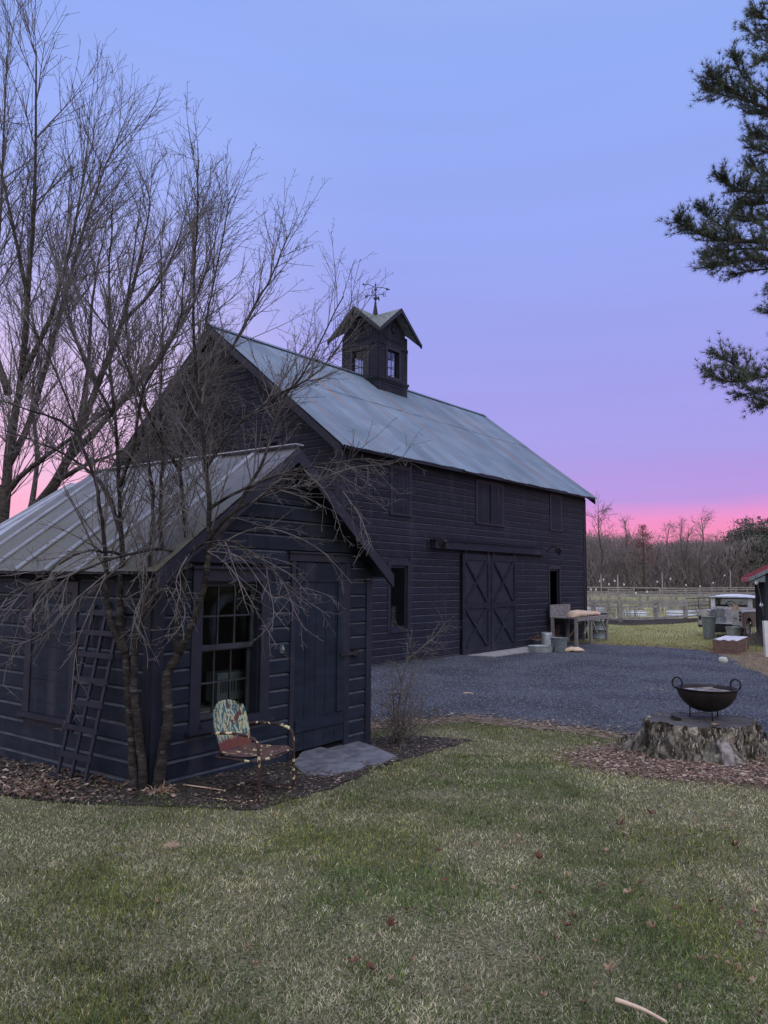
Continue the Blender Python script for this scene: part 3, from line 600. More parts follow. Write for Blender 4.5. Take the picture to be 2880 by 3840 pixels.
# cupola
CX,CY,CH=6.2,BW/2,.73; CT=9.22
cz=lambda d:BR-SL*d
cu=MB()
WZ0,WZ1=8.02,8.86; WH=.30
for k in range(4):
    R=Matrix.Translation((CX,CY,0))@Matrix.Rotation(k*pi/2,4,'Z')
    q=MB(); q.mi=0
    hol=[(-WH,WH,WZ0,WZ1)]
    ro=lambda z:(-CH,CH) if z<CT+.02 else (-(10.10-z)/.84,(10.10-z)/.84)
    siding(q,(0,-CH,0),(1,0,0),(0,-1,0),-CH+.09,CH-.09,7.93,8.95,.115,[(-WH-.09,WH+.09,WZ0-.07,WZ1+.08)],out=.014)
    backing(q,(0,-CH,0),(1,0,0),(0,-1,0),-CH+(0 if k%2==0 else .05),CH-(0 if k%2==0 else .05),7.2,9.3,hol,.05)
    for i in range(13):     # vertical gable boards
        xa=-CH+2*CH*i/13; xb=xa+2*CH/13-.012; zz=min(10.02-.84*abs(xa),10.02-.84*abs(xb)); q.box(xa,xb,-CH-.012,-CH,9.06,max(9.2,zz))
    q.quad((-CH,-CH+.002,9.3),(CH,-CH+.002,9.3),(.05,-CH+.002,10.05),(-.05,-CH+.002,10.05))
    for sx in (-1,1): q.box(min(sx*CH,sx*(CH-.1)),max(sx*CH,sx*(CH-.1)),-CH-.022,-CH-.001,7.93,8.95)
    q.box(-CH-.015,CH+.015,-CH-.03,-CH-.0015,8.95,9.05)                  # frieze
    q.box(-.42,.42,-CH-.03,-CH-.013,9.2,9.24)
    for i in range(9): q.box(-.40+i*.09,-.35+i*.09,-CH-.032,-CH-.013,9.13,9.197)
    for i in range(3):
        for sx in (-1,1): xx=sx*(CH-.06-i*.085); q.box(xx-.025,xx+.025,-CH-.042,-CH-.0305,8.96,9.03)
    q.box(-CH-.05,CH+.05,-CH-.06,-CH-.0,7.86,7.93)                     # water table
    q.box(-CH-.02,CH+.02,-CH-.04,-CH-.0,7.80,7.858)
    for sx in (-1,1): q.box(min(sx*CH,sx*(CH-.1)),max(sx*CH,sx*(CH-.1)),-CH-.02,-CH-.0,7.25,7.80)
    q.box(-CH+.1,CH-.1,-CH-.02,-CH-.0,7.72,7.80); q.box(-CH+.1,CH-.1,-CH-.02,-CH-.0,7.25,7.40)
    for i in range(11): q.box(-CH+.11+i*.114,-CH+.215+i*.114,-CH-.008,-CH,7.40,7.72)
    q.lathe([(.0001,.0),(.10,.0),(.12,.01),(.12,.03),(.0001,.03)],20,capb=False)
    nb=20*5; T=Matrix.Translation((0,-CH-.012,9.52))@Matrix.Rotation(rad(90),4,'X')
    q.v[-nb:]=[tuple(T@Vector(p)) for p in q.v[-nb:]]
    b=len(cu.v); cu.v+=[tuple(R@Vector(p)) for p in q.v]; cu.f+=[tuple(b+i for i in f) for f in q.f]; cu.m+=q.m; cu.s+=q.s
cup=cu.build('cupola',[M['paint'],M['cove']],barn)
for k in range(4):
    R=Matrix.Translation((CX,CY,0))@Matrix.Rotation(k*pi/2,4,'Z'); q=MB(); t=.085
    y0,y1=-CH-.028,-CH-.0005
    q.box(-WH-t,-WH,y0,y1,WZ0-t,WZ1+t,R);q.box(WH,WH+t,y0,y1,WZ0-t,WZ1+t,R);q.box(-WH,WH,y0,y1,WZ1,WZ1+t,R);q.box(-WH-.0,WH+.0,y0,y1,WZ0-t,WZ0,R)
    y0,y1=-CH+.055,-CH+.085; 
    q.box(-WH-.01,-WH+.035,y0,y1,WZ0,WZ1,R);q.box(WH-.035,WH+.01,y0,y1,WZ0,WZ1,R);q.box(-WH+.035,WH-.035,y0,y1,WZ1-.035,WZ1,R);q.box(-WH+.035,WH-.035,y0,y1,WZ0,WZ0+.035,R)
    q.box(-.009,.009,y0+.005,y1-.005,WZ0+.035,WZ1-.035,R)
    for zz in (WZ0+.29,WZ0+.56): q.box(-WH+.035,-.0095,y0+.005,y1-.005,zz-.009,zz+.009,R); q.box(.0095,WH-.035,y0+.005,y1-.005,zz-.009,zz+.009,R)
    q.mi=1; q.box(-WH+.03,WH-.03,-CH+.069,-CH+.071,WZ0+.03,WZ1-.03,R)
    q.build('cupola_window',[M['trim'],M['glass']],cup)
# cross gable roof
cr=MB(); OC=1.06; PK=10.16; SLC=.84
for k in range(4):
    R=Matrix.Translation((CX,CY,0))@Matrix.Rotation(k*pi/2,4,'Z')
    rows=9
    for s in (-1,1):
        # slope of this gable: from ridge (x=0) to valley (|x|=|y|), front edge at y=-OC
        for i in range(rows):
            a=OC*i/rows; b=OC*(i+1)/rows+.02; lift=.016
            za=PK-SLC*a; zb=PK-SLC*b
            cr.quad(*[R@Vector(p) for p in ((s*a,-OC,za+.0),(s*b,-OC,zb+lift),(s*b,-max(0,b-.015),zb+lift),(s*a,-a,za))])
            cr.quad(*[R@Vector(p) for p in ((s*b,-OC,zb+lift),(s*b,-b,zb+lift),(s*b,-b,zb),(s*b,-OC,zb))])
        cr.quad(*[R@Vector(p) for p in ((0,-OC+.01,PK-.06),(s*OC,-OC+.01,PK-SLC*OC-.06),(0,0,PK-.06))])
cro=cr.build('cupola_roof',M['shingle'],cup)
cr=MB()
for k in range(4):
    R=Matrix.Translation((CX,CY,0))@Matrix.Rotation(k*pi/2,4,'Z')
    for s in (-1,1):
        for (d0,d1,hh) in ((OC-.04,OC+.012,.12),):
            p=[(0,-d1,PK-.002),(s*(OC+.02),-d1,PK-SLC*(OC+.02)-.002),(s*(OC+.02),-d1,PK-SLC*(OC+.02)-hh),(0,-d1,PK-hh-.02)]
            cr.quad(*[R@Vector(v) for v in p]); cr.quad(*[R@Vector((v[0],-d0,v[2])) for v in p])
            cr.quad(*[R@Vector(v) for v in (p[3],p[2],(p[2][0],-d0,p[2][2]),(p[3][0],-d0,p[3][2]))]); cr.quad(*[R@Vector(v) for v in (p[0],p[1],(p[1][0],-d0,p[1][2]),(0,-d0,p[0][2]))])
cr.build('cupola_bargeboard',M['trim'],cup)
# weathervane
wv=MB(); c=(CX,CY,0)
wv.lathe([(.12,PK-.12),(.085,PK+.03),(.04,PK+.32),(.045,PK+.34),(.025,PK+.36),(.045,PK+.41),(.015,PK+.44),(.02,PK+.47),(.08,PK+.57),(.02,PK+.59),(.015,PK+.80),(.05,PK+.83),(.05,PK+.86),(.015,PK+.89),(.012,PK+.97),(.04,PK+1.0),(.012,PK+1.03),(.001,PK+1.12)],12,c)
zc=PK+.66
ang=[rad(20+90*i) for i in range(4)]
letters={'N':[((-1,-1),(-1,1)),((-1,1),(1,-1)),((1,-1),(1,1))],'E':[((-1,-1),(-1,1)),((-1,1),(1,1)),((-1,0),(.7,0)),((-1,-1),(1,-1))],'S':[((1,1),(-1,.8)),((-1,.8),(-1,.1)),((-1,.1),(1,-.1)),((1,-.1),(1,-.8)),((1,-.8),(-1,-1))],'W':[((-1,1),(-.5,-1)),((-.5,-1),(0,.6)),((0,.6),(.5,-1)),((.5,-1),(1,1))]}
for a,ch in zip(ang,'NWSE'):
    d=Vector((cos(a),sin(a),0)); q=Vector((CX,CY,zc)); wv.tube([q,q+d*.27],.011,5)
    e=Vector((-sin(a),cos(a),0))*.06; cc=q+d*.31; 
    for (p0,p1) in letters[ch]:
        wv.tube([cc+d*.05*p0[0]+Z*.065*p0[1],cc+d*.05*p1[0]+Z*.065*p1[1]],.011,4)
d=Vector((cos(rad(-25)),sin(rad(-25)),0)); q=Vector((CX,CY,PK+.93))
wv.tube([q-d*.42,q-d*.25+Z*.04,q-d*.1,q+d*.1,q+d*.25+Z*.03,q+d*.4],.011,5)
wv.quad(q+d*.38+Z*.05,q+d*.54,q+d*.38-Z*.05); wv.quad(q-d*.46+Z*.05,q-d*.34,q-d*.46-Z*.03)
wv.build('weathervane',M['darkmetal'],cup)
# ------------------------------------------------------------ SMALL SHED
SA=.6326; SLN=3.0; SEV=1.86; SRG=3.0; SS=(SRG-SEV)/1.5; SD=3.1
shed=thing('garden_shed','small black shed with mossy metal roof, tall sash window and plank door in its gable','shed',(-1.954,6.633,0),pi/2-SA)
SP=.155; SZ=-.125
fh=[(.50,1.24,.45,1.72),(1.72,2.54,-.04,1.93)]
mb=MB(); so_=lambda z:(0 if z<SEV else (z-SEV)/SS, SLN if z<SEV else SLN-(z-SEV)/SS)
siding(mb,(0,0,0),(1,0,0),(0,-1,0),.07,SLN-.07,SZ-SP,SRG,SP,[(.38,1.36,.33,1.86),(1.66,2.62,-.4,2.02)],so_,out=.026,cove=.20,jit=.0025)
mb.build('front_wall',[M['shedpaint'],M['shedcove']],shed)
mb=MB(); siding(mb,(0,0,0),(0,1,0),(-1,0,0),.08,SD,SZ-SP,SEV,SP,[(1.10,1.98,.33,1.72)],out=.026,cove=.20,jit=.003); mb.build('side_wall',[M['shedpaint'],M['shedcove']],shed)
mb=MB(); backing(mb,(0,0,0),(1,0,0),(0,-1,0),0,SLN,-.3,SEV,fh)
mb.quad((0.0,.001,SEV),(SLN,.001,SEV),(SLN/2,.001,SRG)); mb.quad((0.0,.08,SEV),(SLN,.08,SEV),(SLN/2,.08,SRG))
mb.box(0,.08,.081,SD,-.3,SEV); mb.box(SLN-.08,SLN,.081,SD,-.3,SEV); mb.box(.081,SLN-.081,SD-.08,SD-.001,-.3,SEV); mb.quad((0,SD,SEV),(SLN,SD,SEV),(SLN/2,SD,SRG)); mb.box(.08,SLN-.08,.08,SD-.08,-.12,-.06)
mb.box(.08,1.6,.7,.74,-.05,SEV)
mb.build('wall_core',M['black'],shed)
for bx_ in ((-.026,.075,-.04,-.0,-.28,SEV+.02),(-.04,-.0,0.0,.085,-.28,SEV-.06),(SLN-.07,SLN+.03,-.04,-.0,-.3,SEV+.02),(SLN,SLN+.036,0,.09,-.3,SEV-.06)): mb=MB(); mb.box(*bx_); mb.build('corner_board',M['trim'],shed)
# window
mb=MB(); y0,y1=-.038,-.0
mb.box(.38,.50,y0,y1,.40,1.72);mb.box(1.24,1.36,y0,y1,.40,1.72);mb.box(.38,1.36,y0,y1,1.72,1.83);mb.box(.35,1.39,-.075,0,1.831,1.855);mb.box(.34,1.40,-.085,.0,.365,.40)
mb.box(.50,.515,0,.16,.45,1.72);mb.box(1.225,1.24,0,.16,.45,1.72);mb.box(.515,1.225,0,.16,1.705,1.72); mb.box(.50,1.24,-.05,.14,.40,.449)
wf=mb.build('window_frame',M['trim'],shed)
for (za,zb,yy,lab) in ((1.08,1.705,.07,'upper sash of the shed window'),(.45,1.10,.108,'lower sash of the shed window')):
    s=MB(); a,b=.517,1.223; e=.04; ya,yb=yy-.016,yy+.016
    s.box(a,a+e,ya,yb,za,zb);s.box(b-e,b,ya,yb,za,zb);s.box(a+e,b-e,ya,yb,za,za+.05);s.box(a+e,b-e,ya,yb,zb-.035,zb)
    for i in (1,2): xx=a+e+(b-a-2*e)*i/3; s.box(xx-.008,xx+.008,ya+.006,yb-.006,za+.05,zb-.035)
    zz=(za+zb)/2
    for i in range(3): xa=a+e+(b-a-2*e)*i/3; s.box(xa+(.008 if i else 0),xa+(b-a-2*e)/3-(.008 if i<2 else 0),ya+.006,yb-.006,zz-.008,zz+.008)
    so2=s.build('sash',M['muntin'],wf); so2['label']=lab
    p=MB(); p.quad((a+e,yy,za+.05),(b-e,yy,za+.05),(b-e,yy,zb-.035),(a+e,yy,zb-.035)); po=p.build('pane',M['glass'],wf)
# door
mb=MB(); n=5
for i in range(n): xa=1.72+.82*i/n; mb.box(xa+.003,xa+.82/n-.003,-.032,-.008,-.02+random.uniform(-.01,.01),1.92)
dr=mb.build('plank_door',M['shedpaint'],shed)
mb=MB(); mb.box(1.74,2.52,-.05,-.0325,.18,.30); mb.box(2.40,2.53,-.05,-.0325,.31,1.72); mb.box(1.74,2.39,-.05,-.0325,1.72,1.90); mb.build('door_rail',M['shedpaint'],dr)
mb=MB(); mb.box(1.66,1.72,-.04,0,-.1,1.93); mb.box(2.54,2.62,-.04,0,-.1,1.93); mb.box(1.62,2.75,-.045,0,1.931,2.01); mb.box(1.6,2.77,-.07,0,2.012,2.03); mb.build('door_frame',M['trim'],shed)
mb=MB(); mb.box(2.44,2.70,-.066,-.051,.905,.935); mb.tube([(2.74,-.07,.95),(2.765,-.08,.92),(2.77,-.075,.87),(2.745,-.07,.86),(2.735,-.07,.90),(2.74,-.07,.95)],.006,6); mb.box(2.68,2.76,-.062,-.02,.89,.95); mb.build('latch',M['darkmetal'],shed)
mb=MB(); mb.lathe([(.0001,0),(.02,.005),(.018,.03),(.008,.045),(.0001,.05)],8,(1.53,-.055,1.02)); mb.box(1.515,1.545,-.05,-.02,1.0,1.08); mb.build('hook',M['galvd'],shed)
# side panel: boarded window
mb=MB(); y0=-.04
def sb(a,b,z0,z1,d=.04): mb.box(-d,-0.0,a,b,z0,z1)
sb(1.10,1.19,.42,1.70);sb(1.87,1.98,.42,1.70);sb(1.19,1.87,1.60,1.70);sb(1.07,2.01,.375,.419,.075); sb(1.12,1.96,.31,.374,.03)
pf=mb.build('boarded_window',M['trim'],shed)
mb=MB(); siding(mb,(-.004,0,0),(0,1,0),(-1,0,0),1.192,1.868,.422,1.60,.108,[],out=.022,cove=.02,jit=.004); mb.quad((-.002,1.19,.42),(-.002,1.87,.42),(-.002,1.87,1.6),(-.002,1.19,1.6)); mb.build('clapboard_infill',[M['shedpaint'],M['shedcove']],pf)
# roof
OE,OF,OBk=.19,.25,.24
ez=SEV-OE*SS; 
def rf(y): return None
mb=MB()
for s in (0,1):
    fx=lambda x:(x if s==0 else SLN-x)
    nx=8; ny=14
    for i in range(nx):
        for k in range(ny):
            a0=-OE+(1.5+OE)*i/nx; a1=-OE+(1.5+OE)*(i+1)/nx; b0=-OF+(SD+OF+OBk)*k/ny; b1=-OF+(SD+OF+OBk)*(k+1)/ny
            wz=lambda a,b:SEV+a*SS+.085+.006*sin(b*9)*cos(a*5)+.004*sin(b*23+a*3)
            mb.quad((fx(a0),b0,wz(a0,b0)),(fx(a1),b0,wz(a1,b0)),(fx(a1),b1,wz(a1,b1)),(fx(a0),b1,wz(a0,b1)),smooth=True)
sr=mb.build('roof',M['shedroof'],shed)
mb=MB()
for s in (0,1):
    fx=lambda x:(x if s==0 else SLN-x)
    for yb in [.34,.88,1.42,1.95,2.48,3.0]:
        for dy in (-.022,.022):
            mb.bar((fx(-OE-.005),yb+dy,SEV-OE*SS+.098),(fx(1.49),yb+dy,SEV+1.49*SS+.098),.014,.018)
        mb.bar((fx(-OE-.004),yb,SEV-OE*SS+.094),(fx(1.49),yb,SEV+1.49*SS+.094),.05,.008)
mb.bar((1.5,-OF-.01,SRG+.10),(1.5,SD+OBk,SRG+.10),.12,.012); mb.build('roof_seam',M['batten'],sr)
mb=MB()
for s in (0,1):
    f=lambda x:(x if s==0 else SLN-x)
    def sl(y0,y1,za,th):
        P=[(f(-OE+.02),SEV+(-OE+.02)*SS+za),(f(1.5),SRG+za),(f(1.5),SRG+za-th),(f(-OE+.02),SEV+(-OE+.02)*SS+za-th)]
        for y in (y0,y1): mb.quad(*[(p[0],y,p[1]) for p in P])
        for i in range(4): mb.quad((P[i][0],y0,P[i][1]),(P[(i+1)%4][0],y0,P[(i+1)%4][1]),(P[(i+1)%4][0],y1,P[(i+1)%4][1]),(P[i][0],y1,P[i][1]))
    sl(-OF+.03,SD+OBk-.03,.074,.03)
    sl(-OF-.005,-OF+.028,.072,.15); sl(SD+OBk-.028,SD+OBk,.072,.15)
    for i in range(7): yy=.1+i*.48; mb.bar((f(-OE+.05),yy,SEV+(-OE+.05)*SS+.0),(f(.12),yy,SEV+.12*SS+.0),.05,.08)
mb.build('roof_boards',M['trim'],sr)
# inside the shed window
t=thing('box_heater','pale green slotted box standing inside the shed behind the lower sash','heater',shed.matrix_basis@Vector((1.16,.42,.50)),pi/2-SA)
t.location=Vector((-1.954,6.633,0))+Matrix.Rotation(pi/2-SA,3,'Z')@Vector((1.12,.30,.50))
mb=MB(); mb.box(-.19,.19,-.07,.09,.06,.33); mb.box(-.17,-.13,-.05,.05,0,.06); mb.box(.13,.17,-.05,.05,0,.06); mb.build('casing',M['plasticgreen'],t)
mb=MB(); 
for i in range(15):
    if i in (6,10): continue
    mb.box(-.15+i*.02,-.142+i*.02,-.072,-.0701,.14,.26)
mb.build('slot',M['black'],t)
mb=MB(); mb.box(.3,1.5,.20,.62,.44,.499); mb.box(.32,.38,.22,.28,-.06,.44);mb.box(1.42,1.48,.22,.28,-.06,.44);mb.box(.32,.38,.54,.6,-.06,.44);mb.box(1.42,1.48,.54,.6,-.06,.44)
o=mb.build('window_table',M['greywood']); o.location=shed.location; o.rotation_euler=shed.rotation_euler; tag(o,'low wooden table inside the shed under the window','table')
mb=MB(); pts=[(-.20,0,-.26),(-.22,0,-.05),(-.18,0,.12),(-.08,0,.22),(.05,0,.235),(.16,0,.15),(.22,0,0),(.23,0,-.2)]
mb.tube(pts,[.03,.045,.055,.06,.06,.055,.045,.03],10); mb.tube([(-.2,.02,.28),(-.1,.02,.315),(.1,.02,.31),(.2,.02,.28)],.03,8)
o=mb.build('horse_collar',M['cloth']); o.location=Vector((-1.954,6.633,0))+Matrix.Rotation(pi/2-SA,3,'Z')@Vector((1.12,.30,1.33)); o.rotation_euler=(0,0,pi/2-SA); tag(o,'dark padded horseshoe-shaped collar hanging inside the shed behind the upper sash','horse collar')
# outbuilding behind the shed
ob=thing('outbuilding','low outbuilding with pale metal roof showing past the left end of the mossy shed roof','outbuilding',(-1.954,6.633,0),pi/2-SA)
mb=MB(); mb.box(.3,4.2,3.7,4.85,-.25,1.75); mb.quad((.3,4.85,1.75),(4.2,4.85,1.75),(2.25,4.85,3.0)); mb.quad((.3,3.7,1.75),(4.2,3.7,1.75),(2.25,3.7,3.0)); mb.build('wall',M['shedpaint'],ob)
mb=MB()
for s in (0,1):
    f=lambda x:x if s==0 else 4.5-x
    za=2.36+.67*(.1-1.1)
    slab(mb,0,0,0,0,0,0,0) if False else None
    for (z_,a,b) in ((0,.1,2.25),):
        P=[(f(a),za),(f(b),za+.67*(b-a)),(f(b),za+.67*(b-a)-.04),(f(a),za-.04)]
        for i in range(4): mb.quad((P[i][0],3.62,P[i][1]),(P[(i+1)%4][0],3.62,P[(i+1)%4][1]),(P[(i+1)%4][0],5.05,P[(i+1)%4][1]),(P[i][0],5.05,P[i][1]))
        for y in (3.62,5.05): mb.quad(*[(p[0],y,p[1]) for p in P])
    for yy in (3.9,4.2,4.5,4.8,5.02): mb.bar((f(.1),yy,za+.012),(f(2.24),yy,za+.67*2.14+.012),.03,.024)
mb.build('roof',M['batten'],ob)
# ------------------------------------------------------------ trellis leaning on the shed
def sw(x,y,z): return Vector((-1.954,6.633,0))+Matrix.Rotation(pi/2-SA,3,'Z')@Vector((x,y,z))
tr=thing('trellis','dark wooden ladder-like trellis of three uprights leaning on the shed side wall','trellis')
B0=[sw(-.25,.97,gz(-3,7)-.02),sw(-.25,.76,gz(-3,7)-.02),sw(-.25,.55,gz(-3,7)-.02)]; T0=[sw(-.055,.79,1.50),sw(-.055,.58,1.53),sw(-.055,.38,1.50)]
B0=[Vector(p) for p in B0]
pn=(sw(-1,0,0)-sw(0,0,0))
for a,b in zip(B0,T0): m=MB(); m.bar(a,b,.034,.022,up=pn); m.build('upright',M['trim'],tr)
for tt in (.02,.155,.305,.445,.575,.715,.84,.955):
    a=B0[0].lerp(T0[0],tt);b=B0[2].lerp(T0[2],tt); d=(b-a).normalized()*.055; m=MB(); m.bar(a-d+pn*.022,b+d+pn*.022,.014,.045) ; m.build('rung',M['trim'],tr)
# ------------------------------------------------------------ metal lawn chair
ch=thing('lawn_chair','old tubular metal lawn chair with peeling blue, cream and rust paint by the shed window','chair',(-1.05,6.47,gz(0,6.45)),0)
ch.rotation_euler=(0,0,rad(-24))     # local +x = facing
mb=MB()
# seat pan: curved sheet
def sheet(mb,fn,nu,nv,th=.006,mi=0):
    g=[[Vector(fn(i/nu,j/nv)) for j in range(nv+1)] for i in range(nu+1)]
    for k in (0,1):
        b=len(mb.v)
        for i in range(nu+1):
            for j in range(nv+1):
                p=g[i][j]; a=g[min(i+1,nu)][j]-g[max(i-1,0)][j]; c=g[i][min(j+1,nv)]-g[i][max(j-1,0)]; n=a.cross(c); n=n.normalized() if n.length>1e-9 else Vector((0,0,1))
                mb.v.append(tuple(p+n*(th*k)))
        for i in range(nu):
            for j in range(nv):
                a=b+i*(nv+1)+j; mb.f.append((a,a+1,a+nv+2,a+nv+1)); mb.m.append(mi); mb.s.append(True)
W=.235
def seat(u,v):
    x=-.20+.42*u; y=(v-.5)*2*W*(.92+.10*sin(pi*min(u*1.0,1))); z=.335+.012*u-.02*sin(pi*u)*1.0+.018*abs(v-.5)**2*4
    if u>.9: z-=.035*((u-.9)/.1)**1.5; 
    return (x,y,z)
sheet(mb,seat,14,12); st=mb.build('seat',M['rust'],ch)
mb=MB()
def back(u,v):
    w=W*(.93+.07*sin(pi*u)); 
    if u>.72: w*=sqrt(max(.0,1-((u-.72)/.28)**2*.55))
    y=(v-.5)*2*w; z=.345+.385*u-(.035*(abs(v-.5)*2)**3 if u>.9 else 0); x=-.205-.11*u+.035*(abs(v-.5)*2)**2-.006*math_sin5(v)
    return (x,y,z)
def math_sin5(v): return abs(sin(v*pi*5))
sheet(mb,back,14,20); mb.build('backrest',M['chairback'],ch)
for s,lab in ((-1,None),(1,None)):
    y=s*.262; mb=MB()
    P=[(-.245,s*.235,.50),(-.18,y,.515),(-.05,y,.525),(.10,y,.52),(.17,y,.50),(.205,y,.465),(.215,y,.40),(.22,y,.30),(.225,y,.15),(.225,y,.05),(.205,y,.015),(.15,y,.006),(-.1,y,.006),(-.22,y,.006)]
    mb.tube(P,.0125,9); mb.build('arm_leg',M['chairtube'],ch)
mb=MB(); mb.tube([(-.22,-.262,.006),(-.24,-.2,.006),(-.24,.2,.006),(-.22,.262,.006)],.0125,8); mb.build('rear_runner',M['chairtube'],ch)
mb=MB(); mb.tube([(.215,-.262,.33),(.19,-.262,.325),(-.19,-.25,.325),(-.19,.25,.325),(.19,.262,.325),(.215,.262,.33),(.215,-.262,.33)],.009,8); mb.build('seat_brace',M['chairtube'],ch)
# flagstones
def flag(pts,lab,th=.075,dz=.0):
    P=[gd(*p) for p in pts]; c=sum(P,Vector())/len(P); m=MB(); Q=[]
    for i in range(len(P)):
        a,b=P[i],P[(i+1)%len(P)]
        for j in range(4): q=a.lerp(b,j/4); Q.append((q.x-c.x+random.uniform(-.012,.012),q.y-c.y+random.uniform(-.012,.012)))
    top=[(x,y,dz+th*.5+.004*sin(x*5+1)*cos(y*4)) for x,y in Q]; n=len(Q)
    ins=[(x*.985,y*.985,z+.004) for x,y,z in top]
    m.quad(*ins,smooth=False)
    for i in range(n):
        k=(i+1)%n; m.quad(top[i],top[k],ins[k],ins[i]); m.quad((Q[i][0],Q[i][1],-th),(Q[k][0],Q[k][1],-th),top[k],top[i])
    o=m.build('flagstone',M['slate'],loc=(c.x,c.y,c.z)); return tag(o,lab,'stepping stone',group='flagstones at the shed door')
flag([(628,1655),(655,1640),(692,1632),(740,1640),(790,1662),(770,1668),(735,1672),(702,1686),(668,1680)],'nearer grey flagstone below the shed door, beside the chair')
flag([(690,1628),(730,1622),(768,1616),(812,1628),(854,1641),(845,1645),(800,1658),(745,1640)],'farther grey flagstone below the shed door, its end toward the bare bush',dz=.012)
mb=MB(); 
c=Vector((0,0,0)); 
mb.box(4.75,7.9,-.95,-.18,-.3,-.17,j=.02); o=mb.build('threshold_slab',M['concrete']); o.location=barn.location; o.rotation_euler=barn.rotation_euler; tag(o,'long pale stone slab in front of the barn sliding doors','stone slab')
# ------------------------------------------------------------ trees
def smooth(P,k=5):
    P=[Vector(p) for p in P]; o=[]
    for i in range(len(P)-1):
        p0=P[max(i-1,0)];p1=P[i];p2=P[i+1];p3=P[min(i+2,len(P)-1)]
        for j in range(k):
            t=j/k; o.append(.5*((2*p1)+(p2-p0)*t+(2*p0-5*p1+4*p2-p3)*t*t+(3*p1-p0-3*p2+p3)*t**3))
    o.append(P[-1]); return o
def wander(p,d,L_,n,trop,wig):
    pts=[p]; d=d.normalized(); st=L_/n
    for i in range(n):
        d=(d+trop*st+Vector((random.gauss(0,wig),random.gauss(0,wig),random.gauss(0,wig)))).normalized(); pts.append(pts[-1]+d*st)
    return pts
def radii(r0,r1,n): return [r0+(r1-r0)*(i/(n-1))**.8 for i in range(n)]
def sprout(mb,pts,rs,spec,lev=0,keep=None):
    """spec: list of dicts per level"""
    if lev>=len(spec): return
    S=spec[lev]; n=S['n'] if not isinstance(S['n'],tuple) else random.randint(*S['n'])
    K=len(pts)
    for q in range(n):
        t=S.get('t0',.25)+(1-S.get('t0',.25))*((q+random.random())/n); i=min(int(t*(K-1)),K-2); f=t*(K-1)-i
        p=pts[i].lerp(pts[i+1],f); tan=(pts[i+1]-pts[i]).normalized()
        ax=tan.orthogonal().normalized(); ax.rotate(__import__('mathutils').Quaternion(tan,random.uniform(0,2*pi)))
        an=rad(random.gauss(S['ang'],S.get('angv',12))); d=tan*cos(an)+ax*sin(an)
        if 'bias' in S: d=(d+S['bias']).normalized()
        L_=random.uniform(*S['len'])*(1-S.get('fall',.45)*t); r0=min(rs[min(i,len(rs)-1)]*.7,S['r']*random.uniform(.7,1.15)); ns=S.get('seg',4)
        if keep and not keep(p+d*L_): 
            if random.random()<.8: continue
        P=wander(p,d,L_,ns,S['trop'],S.get('wig',.10)); R_=radii(r0,S.get('r1',.0016),len(P)); mb.tube(P,R_,S.get('sides',3),cap=False)
        sprout(mb,P,R_,spec,lev+1,keep)
# front multi-stemmed tree
T=thing('bare_tree','bare many-stemmed fruit tree with dark bark at the corner of the small shed','tree',gd(320,1705))
tl=T.location.copy(); 
def loc_(pts): return [p-tl for p in pts]
trk=MB(); tw=MB()
def limb(C,r0,r1,n=9,k=5): 
    P=loc_(smooth([at(*c) for c in C],k))
    for i in range(1,len(P)-1): P[i]=P[i]+Vector((random.gauss(0,.004),random.gauss(0,.004),random.gauss(0,.004)))
    R_=radii(r0,r1,len(P)); trk.tube(P,[r*(1+.03*sin(i*.9)) for i,r in enumerate(R_)],n); return P,R_
up=Vector((0,0,1))
YB=tl.y
L1=limb([(292,1722,YB),(288,1640,YB),(281,1540,YB),(277,1470,YB),(272,1412,YB)],.045,.033)
L1b=limb([(312,1722,YB-.03),(305,1640,YB-.05),(294,1540,YB-.05),(288,1470,YB-.05),(292,1412,YB-.05),(300,1355,YB-.1),(313,1308,YB-.1),(326,1251,YB-.1),(324,1204,YB-.1),(328,1152,YB),(330,1060,YB+.1),(312,940,YB+.2),(280,800,YB+.3),(276,650,YB+.3),(300,470,YB+.4)],.040,.006)
L2=limb([(338,1722,YB),(349,1640,YB),(362,1560,YB),(360,1495,YB),(362,1455,YB),(386,1412,YB)],.052,.036)
mains=[L1b]
